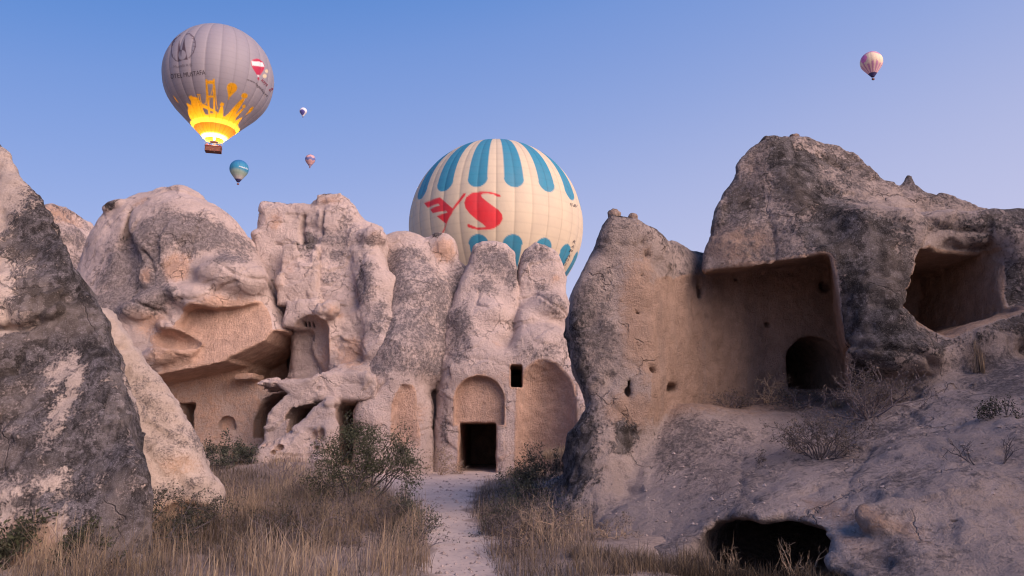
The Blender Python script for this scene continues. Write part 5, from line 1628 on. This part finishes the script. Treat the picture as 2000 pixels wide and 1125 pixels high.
class Balloon:
    def __init__(self, name, label, px, py, Y, rpx, phi0=134, mouth=0.14, gores=24, bulge=0.010, group='hot-air balloons in the sky'):
        c = P(px, py, Y)
        fwd = c - np.array(EYE)
        self.dep = fwd[1] * CA + fwd[2] * SA
        self.R = rpx / FPX * self.dep
        self.c = c
        self.gores, self.bulge = gores, bulge
        a = np.radians(np.linspace(0, phi0, 260))
        r, z = np.sin(a), np.cos(a)
        a0 = math.radians(phi0)
        tt = (mouth - math.sin(a0)) / math.cos(a0)
        u = np.linspace(0, 1, 120)[1:]
        r = np.concatenate([r, math.sin(a0) + u * tt * math.cos(a0)]) * self.R
        z = np.concatenate([z, math.cos(a0) - u * tt * math.sin(a0)]) * self.R
        self.pr, self.pz = r, z
        self.pl = np.concatenate([[0], np.cumsum(np.hypot(np.diff(r), np.diff(z)))])
        self.L = self.pl[-1]
        self.front = math.atan2(-c[0], -(-c[1])) if False else math.atan2(-c[1], -c[0])   # heading from the balloon to the camera
        self.zm = z[-1]
        self.rm = r[-1]
        self.root = empty(name, tuple(c + np.array([0, 0, self.zm - 0.22 * self.R])))
        tag(self.root, label, 'balloon', group)
        self.off = c - np.array(self.root.location)

    def surf(self, th, l, out=0.0):
        """local point at angle th (0 faces the camera, growing to the right as seen) and length l from the crown"""
        r = np.interp(l, self.pl, self.pr)
        z = np.interp(l, self.pl, self.pz)
        g = np.abs(np.sin(np.asarray(th) * self.gores / 2))
        r = r * (1 + self.bulge * (np.sqrt(g) - 0.7) * sstep(0, 0.1 * self.L, l)) + out
        w = self.front + np.asarray(th)
        return np.stack([r * np.cos(w) + self.off[0], r * np.sin(w) + self.off[1], z + self.off[2]], -1)

    def onto(self, px, py):
        """angle and length on the cloth where the photograph shows px, py"""
        d = ray(px, py); d = d / np.linalg.norm(d)
        o = np.array(EYE) - self.c
        t0 = -np.dot(o, d)
        t = t0 + np.linspace(-1.5 * self.R, 0.5 * self.R, 4000)
        q = o + t[:, None] * d
        rr = np.interp(-q[:, 2], -self.pz, self.pr, left=0, right=0)
        hit = np.nonzero(np.hypot(q[:, 0], q[:, 1]) < rr)[0]
        k = hit[0] if len(hit) else int(np.argmin(np.hypot(q[:, 0], q[:, 1]) - rr))
        q = q[k]
        th = math.atan2(q[1], q[0]) - self.front
        th = (th + math.pi) % (2 * math.pi) - math.pi
        return th, float(np.interp(-q[2], -self.pz, self.pl))

    def poly(self, pts):
        return [(a * self.R, b) for a, b in (self.onto(*p) for p in pts)]

    def envelope(self, nth, nl, color, mat, dense=100):
        k = int(nth * 0.82)
        a = R(dense)
        th = np.concatenate([np.linspace(-a, a, k), np.linspace(a, 2 * math.pi - a, nth - k + 2)[1:-1]])
        l = np.linspace(0.004 * self.L, self.L, nl)
        T, Lg = np.meshgrid(th, l, indexing='ij')
        V = self.surf(T.ravel(), Lg.ravel())
        n, m = len(th), nl
        i, j = np.meshgrid(np.arange(n), np.arange(m - 1), indexing='ij')
        i2 = (i + 1) % n
        Fq = np.stack([i * m + j, i * m + j + 1, i2 * m + j + 1, i2 * m + j], -1).reshape(-1, 4)
        tw = (T.ravel() + math.pi) % (2 * math.pi) - math.pi
        C = color(tw.astype(F32), Lg.ravel().astype(F32), V)
        # sewn seams between the gores and across the panels
        gw = np.abs(np.sin(tw * self.gores / 2)) / (self.gores / 2) * np.interp(Lg.ravel(), self.pl, self.pr) * 2
        C[:, :3] *= (1 - 0.22 * np.exp(-(gw / 0.14) ** 2))[:, None].astype(F32)
        ph = (Lg.ravel() / (0.105 * self.R)) % 1.0
        C[:, :3] *= (1 - 0.07 * np.exp(-(np.minimum(ph, 1 - ph) / 0.07) ** 2))[:, None].astype(F32)
        o = mesh_np('envelope', V, Fq, mat, self.root, True, {'print': C})
        mb = MB()
        mb.add([self.surf(np.array(q), np.array(0.0041 * self.L)) for q in np.linspace(0, 2 * math.pi, 24, endpoint=False)] + [self.off + np.array([0, 0, self.R * 1.0002])], [(q, (q + 1) % 24, 24) for q in range(24)])
        v = mesh_np('crown_vent', np.array(mb.v), np.array(mb.f3), mat, self.root, True, {'print': np.tile(C[0], (25, 1))})
        return o

    def paint(self, C, U, W, poly, col, soft, alpha=None):
        xs = [q[0] for q in poly]; ys = [q[1] for q in poly]
        m = (U > min(xs) - 1) & (U < max(xs) + 1) & (W > min(ys) - 1) & (W < max(ys) + 1)
        if not m.any():
            return
        f = sstep(soft, -soft, sdpoly(U[m], W[m], poly))[:, None]
        c = np.array(col + ((alpha,) if alpha is not None else (1.0,)), F32)
        C[m] = C[m] * (1 - f) + c * f

    def text(self, body, p0, p1, hpx, mat, spacing=1.0):
        """lettering printed along the line p0-p1 of the photograph, capital height hpx"""
        cu = bpy.data.curves.new('lettering', 'FONT')
        cu.body = body
        cu.space_character = spacing
        ob = bpy.data.objects.new('lettering', cu)
        COL.objects.link(ob)
        bpy.context.view_layer.update()
        me = bpy.data.meshes.new_from_object(ob.evaluated_get(bpy.context.evaluated_depsgraph_get()))
        bpy.data.objects.remove(ob)
        v = np.array([q.co[:] for q in me.vertices])
        w = v[:, 0].max() - v[:, 0].min()
        v[:, 0] -= v[:, 0].min()
        v /= np.array([w, 0.70, 1])
        d = np.array(p1, float) - np.array(p0, float)
        up = np.array([d[1], -d[0]]) / np.linalg.norm(d) * hpx
        out = []
        for q in v:
            s = np.array(p0) + d * q[0] + up * q[1]
            th, l = self.onto(*s)
            out.append(self.surf(np.array(th), np.array(l), 0.012 * self.R ** 0.5 + 0.03))
        for i, q in enumerate(out):
            me.vertices[i].co = q
        me.materials.clear()
        me.materials.append(mat)
        me.name = 'lettering'
        o = bpy.data.objects.new('lettering', me)
        COL.objects.link(o)
        o.parent = self.root
        return o

    def basket(self, w, d, h, gap, rz=0.0, detail=True):
        zt = self.zm + self.off[2] - gap              # rim height
        cx, cy = self.off[0], self.off[1]
        mb = MB()
        # hollow wicker tub: outer walls, floor, inner walls
        for sx, sy, hx, hy in ((-1, 0, 0.06, d / 2), (1, 0, 0.06, d / 2), (0, -1, w / 2, 0.06), (0, 1, w / 2, 0.06)):
            ca, sa = math.cos(rz), math.sin(rz)
            ox, oy = sx * (w / 2 - 0.06), sy * (d / 2 - 0.06)
            mb.box((cx + ox * ca - oy * sa, cy + ox * sa + oy * ca, zt - h / 2), (hx, hy, h / 2), rz)
        mb.box((cx, cy, zt - h + 0.05), (w / 2 - 0.01, d / 2 - 0.01, 0.05), rz)
        b = mb.build('basket', M_WICKER, self.root, False)
        ca, sa = math.cos(rz), math.sin(rz)

        def at(x, y, z):
            return np.array([cx + x * ca - y * sa, cy + x * sa + y * ca, z])
        rim = MB()
        ring = [at(x, y, zt) for x, y in ((-w / 2, -d / 2), (w / 2, -d / 2), (w / 2, d / 2), (-w / 2, d / 2), (-w / 2, -d / 2))]
        for p, q in zip(ring[:-1], ring[1:]):
            rim.tube([p, q], [0.09, 0.09], 6)
        rim.build('rim', M_RIM, b)
        if detail:
            fr = MB()
            for x, y in ((-0.25, -0.3), (0.25, -0.3), (0.25, 0.3), (-0.25, 0.3)):
                fr.tube([at(x * w, y * d, zt), at(x * w * 0.8, y * d * 0.8, zt + gap * 0.75)], [0.05, 0.04], 6)
            fr.box(at(0, 0, zt + gap * 0.72), (0.24 * w, 0.3 * d, 0.06), rz)
            fr.box(at(0.0, 0, zt + gap * 0.85), (0.16, 0.16, 0.16), rz)
            fr.build('burner_frame', M_STEEL, self.root, False)
        for k in range(12 if detail else 4):
            a = 2 * math.pi * (k + 0.5) / (12 if detail else 4)
            p = np.array([cx + self.rm * math.cos(a), cy + self.rm * math.sin(a), self.zm + self.off[2]])
            q = at((1 if math.cos(a - rz) > 0 else -1) * w * 0.45, (1 if math.sin(a - rz) > 0 else -1) * d * 0.45, zt)
            cb = MB()
            cb.tube([p, q], [0.025, 0.025], 4)
            cb.build('cable', M_CABLE, self.root)
        return at, zt


def band(c1, c2, t):
    return np.asarray(c1, F32)[None] * (1 - t)[:, None] + np.asarray(c2, F32)[None] * t[:, None]


def stroke(pts, w):
    out = []
    for (a, b), (c, d) in zip(pts[:-1], pts[1:]):
        n = math.hypot(c - a, d - b) + 1e-6
        x, y = -(d - b) / n * w / 2, (c - a) / n * w / 2
        ex, ey = (c - a) / n * w * 0.25, (d - b) / n * w * 0.25
        out.append([(a + x - ex, b + y - ey), (c + x + ex, d + y + ey), (c - x + ex, d - y + ey), (a - x - ex, b - y - ey)])
    return out


def disc(cx, cy, rx, ry, n=20):
    return [(cx + rx * math.cos(2 * math.pi * k / n), cy + ry * math.sin(2 * math.pi * k / n)) for k in range(n)]


# ---- cream balloon with blue stripes, low behind the chapel rock
CREAM = (0.65, 0.53, 0.385)
BLUE = (0.045, 0.245, 0.37)
RED = (0.72, 0.035, 0.045)


def cream_balloon():
    b = Balloon('striped_balloon', 'large cream balloon with blue stripes and red letters, behind the chapel rock', 969, 443, 93, 168.5, phi0=128, gores=32, bulge=0.011)
    k = 3.75
    T = lambda pts: [(780 + x / k, 260 + y / k) for x, y in pts]
    S = [(742, 462), (735, 450), (700, 438), (640, 428), (590, 428), (530, 440), (490, 470), (476, 510), (485, 550), (515, 590), (560, 630), (610, 665), (636, 690), (600, 693), (560, 688), (520, 672), (505, 664), (496, 678), (505, 690), (540, 702), (590, 709), (640, 710),
         (690, 700), (735, 670), (757, 630), (752, 595), (725, 560), (680, 530), (640, 500), (605, 470), (598, 455), (610, 445), (650, 443), (690, 450), (722, 466), (735, 469)]
    Y1 = [(470, 442), (490, 438), (482, 460), (400, 562), (380, 592), (318, 747), (307, 747), (345, 655), (385, 560), (440, 480)]
    Y2 = [(182, 512), (300, 472), (398, 557), (385, 592), (340, 664), (273, 607), (352, 580), (345, 571), (245, 586), (223, 557), (297, 530), (287, 519), (207, 545)]
    polys = [b.poly(T(q)) for q in (S, Y1, Y2)]
    th0 = 0.5 * (b.onto(935, 330)[0] + b.onto(1002, 330)[0])
    pitch = b.onto(1002, 330)[0] - b.onto(935, 330)[0]
    pitch = 2 * math.pi / round(2 * math.pi / abs(pitch))
    l_end = b.onto(935, 365)[1]
    l_lo = b.onto(935, 457)[1]
    print('cream', b.R, math.degrees(pitch), l_end, l_lo, b.L)

    def color(th, l, V):
        C = np.tile(np.array(CREAM + (0.5,), F32), (len(th), 1))
        r = np.interp(l, b.pl, b.pr)
        u = (th - th0) / pitch
        du = (np.abs(u - np.floor(u) - 0.0) - 0.5)
        half = 0.27 * pitch * b.R * np.sin(np.clip(l / b.R, 0.02, 1.6))          # stripe half width in metres
        half = np.minimum(half, 0.27 * pitch * r * 1.02)
        dx = np.abs(du) * pitch * r
        cap_r = 0.27 * pitch * b.R
        # rounded lower ends of the upper stripes
        dy = np.maximum(l - (l_end - cap_r), 0)
        s1 = np.where(l < l_end - cap_r, dx - half, np.hypot(dx, dy) - cap_r)
        dy = np.maximum((l_lo + cap_r) - l, 0)
        s2 = np.where(l > l_lo + cap_r, dx - np.minimum(half, 0.27 * pitch * r), np.hypot(dx, dy) - cap_r)
        s2 = np.maximum(s2, l - (l_lo + 0.62 * (b.L - l_lo)))
        f = sstep(0.06, -0.06, np.minimum(s1, s2))[:, None]
        C = C * (1 - f) + np.array(BLUE + (0.5,), F32) * f
        for q in polys:
            b.paint(C, th * b.R, l, q, RED, 0.06, 0.5)
        return C
    b.envelope(450, 250, color, M_CLOTH)
    b.text('TC-BU', (1111.5, 401), (1125, 405), 5.0, M_INK)
    for ch, x, y in (('K', 1275, 806), ('A', 1262, 841), ('P', 1249, 874), ('A', 1236, 909), ('D', 1221, 938), ('O', 1204, 968), ('K', 1184, 1003)):
        x, y = 780 + x / k, 260 + y / k
        b.text(ch, (x - 2.6, y - 1.2), (x + 2.0, y + 1.4), 6.0, M_INK)
    b.basket(3.4, 2.0, 1.3, 1.9, rz=0.4)


cream_balloon()

# ---- grey balloon, burner on
GREYC = (0.265, 0.238, 0.27)
GOLD = (0.95, 0.50, 0.035)


def lit_balloon():
    b = Balloon('lit_balloon', 'large grey balloon with its burner flame lighting a golden skyline print', 428, 153, 145, 101.5, phi0=134, mouth=0.17, gores=24, bulge=0.022)
    k1, k2, k3, k4 = 4.016, 6.618, 10.23, 11.26
    A = lambda pts: [(320 + x / k2, 140 + y / k2) for x, y in pts]
    E = lambda pts: [(320 + x / k3, 50 + y / k3) for x, y in pts]
    K = lambda pts: [(470 + x / k4, 100 + y / k4) for x, y in pts]
    gold = [A(q) for q in (
        [(345, 615), (305, 490), (320, 470), (293, 415), (310, 405), (345, 432), (352, 385), (317, 325), (360, 308), (375, 325), (430, 330), (442, 345), (470, 390), (492, 445), (520, 520), (540, 556), (575, 556), (610, 535), (700, 545), (735, 450), (765, 450), (768, 572), (785, 582), (835, 540),
         (1015, 345), (1045, 358), (918, 560), (1018, 472), (1035, 488), (930, 605), (930, 632), (1017, 583), (975, 655), (955, 700), (880, 775), (800, 800), (640, 800), (440, 750)],
        [(722, 425), (745, 395), (780, 410), (775, 440), (735, 452)],
        [(538, 95), (560, 100), (602, 545), (575, 545)], [(635, 95), (657, 95), (662, 545), (640, 545)], [(545, 118), (657, 118), (655, 160), (548, 160)], [(565, 312), (657, 312), (657, 336), (568, 336)],
        [(485, 425), (540, 432), (600, 470), (690, 520), (700, 550), (600, 505), (500, 465)],
        disc(1042, 312, 38, 36), disc(1036, 450, 24, 22),
        disc(880, 208, 66, 66) , [(820, 240), (940, 240), (850, 335), (835, 335)], disc(838, 350, 9, 12),
        [(1095, 510), (1110, 475), (1140, 455), (1163, 460), (1155, 490), (1120, 530), (1060, 560), (1045, 572)],
        [(120, 308), (150, 335), (190, 395), (185, 405), (150, 365)])]
    for q in stroke([(440, 300), (450, 360), (480, 410), (515, 430), (545, 405), (555, 300), (548, 180)], 10) + stroke([(658, 180), (675, 380), (692, 480)], 9) + stroke([(585, 400), (650, 180)], 8) + stroke([(465, 300), (480, 380), (500, 430)], 8) + \
            stroke([(430, 295), (470, 300)], 12):
        gold.append(A(q))
    dark = [E(q) for q in stroke([(445, 172), (520, 165), (590, 220), (628, 320), (632, 420), (590, 540), (500, 645)], 17) + stroke([(335, 195), (215, 275), (162, 380), (147, 500), (172, 620), (240, 700), (285, 712)], 15)]
    for (x0, y0, x1, y1) in ((570, 215, 515, 200), (600, 265, 545, 245), (625, 340, 560, 320), (625, 420, 560, 400), (590, 510, 540, 470), (530, 600, 505, 555), (190, 330, 240, 280), (160, 410, 195, 360), (155, 520, 165, 450), (180, 610, 185, 550), (235, 690, 212, 610)):
        dark.append(E([(x0 - 10, y0 - 12), (x1, y1), (x0 + 8, y0 + 14)]))
    dark.append(E([(272, 716), (275, 500), (318, 290), (325, 490), (365, 480), (428, 228), (440, 480), (482, 682), (400, 692), (330, 712)]))
    light = [E(disc(365, 590, 84, 100))]
    dark2 = [E([(325, 485), (362, 485), (350, 620), (343, 620)])]
    redb = [K([(228, 235), (270, 182), (350, 165), (430, 180), (490, 240), (520, 320), (512, 392), (440, 522), (345, 517), (270, 392), (238, 315)]), K(disc(395, 602, 28, 32))]
    white = [K([(240, 212), (300, 228), (400, 228), (485, 252), (517, 345), (440, 335), (330, 325), (250, 315)]), K([(365, 530), (425, 530), (420, 560), (372, 560)])]
    cream = [K(disc(570, 440, 42, 42, 10)), K(disc(525, 548, 45, 46, 10))]
    ring = A([(432, 706), (465, 675), (520, 658), (600, 650), (680, 655), (760, 675), (830, 715), (866, 765), (790, 832), (745, 800), (640, 782), (560, 790), (508, 815)])
    thr = A([(505, 815), (560, 788), (640, 780), (745, 798), (792, 834), (740, 960), (570, 960)])

    def color(th, l, V):
        g = np.array(GREYC + (0.06,), F32)
        C = np.tile(g, (len(th), 1))
        U = th * b.R
        for q in gold:
            b.paint(C, U, l, b.poly(q), GOLD, 0.11, 1.0)
        for q in dark:
            b.paint(C, U, l, b.poly(q), (0.075, 0.05, 0.065), 0.09, 0.06)
        for q in light:
            b.paint(C, U, l, b.poly(q), GREYC, 0.09, 0.06)
        for q in dark2:
            b.paint(C, U, l, b.poly(q), (0.075, 0.05, 0.065), 0.09, 0.06)
        for q in redb:
            b.paint(C, U, l, b.poly(q), (0.42, 0.018, 0.06), 0.09, 0.06)
        for q in white:
            b.paint(C, U, l, b.poly(q), (0.75, 0.66, 0.66), 0.09, 0.06)
        for q in cream:
            b.paint(C, U, l, b.poly(q), (0.62, 0.50, 0.33), 0.09, 0.06)
        # golden belts run right round the mouth
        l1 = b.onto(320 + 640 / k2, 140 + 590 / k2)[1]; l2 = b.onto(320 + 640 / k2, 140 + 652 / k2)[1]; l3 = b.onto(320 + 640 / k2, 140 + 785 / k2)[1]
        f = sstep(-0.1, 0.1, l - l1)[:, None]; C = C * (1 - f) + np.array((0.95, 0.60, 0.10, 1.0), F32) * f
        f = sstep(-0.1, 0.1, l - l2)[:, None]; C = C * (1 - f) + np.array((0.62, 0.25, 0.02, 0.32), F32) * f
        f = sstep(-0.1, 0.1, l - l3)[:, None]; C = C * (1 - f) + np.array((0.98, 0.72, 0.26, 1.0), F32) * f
        return C
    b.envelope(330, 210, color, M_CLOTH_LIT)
    b.text('OTEL MUSTAFA', (333.5, 154.5), (401.5, 145.5), 9.0, M_INK)
    b.text('Mustafa A.Ş.', (340.5, 133), (376, 128.5), 5.0, M_INK_F)
    b.text('www.', (481.5, 156), (498, 163.5), 3.6, M_INK)
    b.text('kapadokya', (498.5, 164), (520.5, 189.5), 4.6, M_INK)
    b.text('kaya', (509, 158), (521, 169), 6.6, M_INK_R)
    b.text('B', (524, 175), (526.5, 179.5), 8.5, M_INK_R)
    at, zt = b.basket(3.1, 1.7, 1.1, 1.5, rz=0.25)
    # the flame, and the light it gives
    fl = MB()
    z0 = zt + 1.2
    pts = [(0, 0.10), (0.5, 0.22), (1.3, 0.34), (2.4, 0.30), (3.5, 0.18), (4.6, 0.05)]
    fl.tube([at(0.02 * q[0], 0, z0 + q[0]) for q in pts], [q[1] for q in pts], 10)
    fl.build('flame', glow_material('burner_flame', (1.0, 0.72, 0.28), 9.0), b.root)
    ld = bpy.data.lights.new('burner_light', 'POINT')
    ld.energy = FLAME_W
    ld.color = (1.0, 0.72, 0.34)
    ld.shadow_soft_size = 0.4
    lo = bpy.data.objects.new('burner_light', ld)
    lo.location = tuple(at(0, 0, z0 + 2.0))
    lo.parent = b.root
    COL.objects.link(lo)
    # people in the basket
    cols = [(0.30, 0.05, 0.04), (0.06, 0.07, 0.12), (0.55, 0.42, 0.30), (0.16, 0.10, 0.09), (0.40, 0.10, 0.06), (0.10, 0.10, 0.12)]
    skin = plain('skin', (0.48, 0.27, 0.19), 0.6, 0.1)
    for i, (x, y) in enumerate(((-1.2, -0.45), (-0.7, -0.5), (0.3, -0.5), (0.8, -0.45), (1.25, -0.2), (-0.3, 0.45))):
        q = at(x, y, zt - 1.15)
        wpos = np.array(b.root.location) + q
        mb = MB()
        mb.tube([(0, 0, 0), (0, 0, 0.45), (0, 0, 0.85), (0, 0, 1.0), (0, 0, 1.25), (0, 0, 1.38), (0, 0, 1.44), (0, 0, 1.50), (0, 0, 1.57), (0, 0, 1.66), (0, 0, 1.72)], [0.12, 0.14, 0.17, 0.17, 0.22, 0.17, 0.07, 0.07, 0.11, 0.105, 0.04], 8)
        for s in (-1, 1):
            mb.tube([(s * 0.20, 0, 1.34), (s * 0.27, -0.06, 1.12), (s * 0.22, -0.26, 1.14)], [0.065, 0.055, 0.04], 6)
        o = mb.build('person', plain('clothes', cols[i], 0.9, 0.2), None)
        o.location = wpos
        o.rotation_euler = (0, 0, 0.25 + 0.5 * (i % 3 - 1))
        tag(o, ['person in red standing at the left corner of the lit balloon basket', 'person in dark blue second from left in the lit balloon basket', 'person in pale clothes in the middle of the lit balloon basket', 'person in dark brown right of the middle in the lit balloon basket',
                'person in rusty red at the right corner of the lit balloon basket', 'person in black standing at the back of the lit balloon basket'][i], 'person', 'passengers in the lit balloon basket')


FLAME_W = 22000.0
lit_balloon()


def small_balloon(name, label, px, py, Y, rpx, color, phi0=126, text=None, gores=16, skirt=None, lean=0.0):
    b = Balloon(name, label, px, py, Y, rpx, phi0=phi0, gores=gores, bulge=0.012)
    b.envelope(72, 46, lambda th, l, V: color(b, th, l), M_CLOTH)
    b.basket(0.22 * b.R, 0.16 * b.R, 0.13 * b.R, 0.16 * b.R, rz=0.5, detail=False)
    if text:
        b.text(*text)
    return b


def c_pink(b, th, l):
    t = l / b.L
    C = np.tile(np.array((0.84, 0.66, 0.48, 0.5), F32), (len(th), 1))
    def put(f, col):
        f = f[:, None]
        return C * (1 - f) + np.array(col + (0.5,), F32) * f
    C = put(sstep(0.02, -0.02, np.abs(t - 0.26 + 0.05 * np.cos(th * 3)) - 0.045), (0.55, 0.22, 0.42))
    C = put(sstep(0.03, -0.03, np.hypot((th + 0.70) / 0.36, (t - 0.43) / 0.12) - 1), (0.72, 0.20, 0.44))
    s = np.sin(th * 14)
    C = put(sstep(-0.15, 0.15, s) * sstep(0.55, 0.60, t + 0.04 * np.sin(th * 5)) * 0.9, (0.55, 0.22, 0.42))
    C = put(sstep(0.15, -0.15, s) * sstep(0.58, 0.64, t) * 0.5, (0.80, 0.48, 0.55))
    C = put(sstep(0.875, 0.885, t), (0.045, 0.04, 0.14))
    return C


def c_teal(b, th, l):
    t = l / b.L
    C = band((0.03, 0.14, 0.36), (0.03, 0.24, 0.40), sstep(0.1, 0.5, t))
    f = sstep(0.52, 0.66, t + 0.03 * np.cos(th * 2 + 1))[:, None]
    C = C * (1 - f) + np.array((0.34, 0.44, 0.36), F32) * f
    f = sstep(0.68, 0.86, t)[:, None]
    C = C * (1 - f) + np.array((0.50, 0.46, 0.44), F32) * f
    f = sstep(0.885, 0.895, t)[:, None]
    C = C * (1 - f) + np.array((0.03, 0.03, 0.12), F32) * f
    return np.concatenate([C, np.full((len(th), 1), 0.5, F32)], 1)


def c_white(b, th, l):
    t = l / b.L
    C = np.tile(np.array((0.72, 0.70, 0.76), F32), (len(th), 1))
    f = sstep(0.03, -0.03, np.hypot((th + 0.35) / 0.9, (t - 0.68) / 0.24) - 1)[:, None]
    C = C * (1 - f) + np.array((0.10, 0.09, 0.34), F32) * f
    return np.concatenate([C, np.full((len(th), 1), 0.5, F32)], 1)


def c_coral(b, th, l):
    t = l / b.L
    C = np.tile(np.array((0.62, 0.36, 0.36), F32), (len(th), 1))
    for a, w, col in ((0.14, 0.07, (0.09, 0.14, 0.30)), (0.50, 0.085, (0.15, 0.16, 0.36)), (0.90, 0.04, (0.22, 0.20, 0.34))):
        f = sstep(0.025, -0.025, np.abs(t - a + 0.035 * np.cos(th * 6)) - w)[:, None]
        C = C * (1 - f) + np.array(col, F32) * f
    return np.concatenate([C, np.full((len(th), 1), 0.5, F32)], 1)


small_balloon('pink_balloon', 'small cream and pink balloon with dark skirt, alone in the right sky', 1702, 121.5, 650, 20.6, c_pink)
small_balloon('teal_balloon', 'small deep blue balloon with pale lettering, below the lit balloon', 467, 330, 760, 17.8, c_teal, text=('anadolu', (466.5, 325.5), (484, 331.5), 3.4, M_WHITE))
small_balloon('tiny_white_balloon', 'tiny white balloon with violet patch, right of the lit balloon', 592.3, 217.3, 1500, 7.2, c_white)
small_balloon('tiny_banded_balloon', 'tiny coral and blue banded balloon above the crag', 606, 311.3, 1300, 9.8, c_coral)
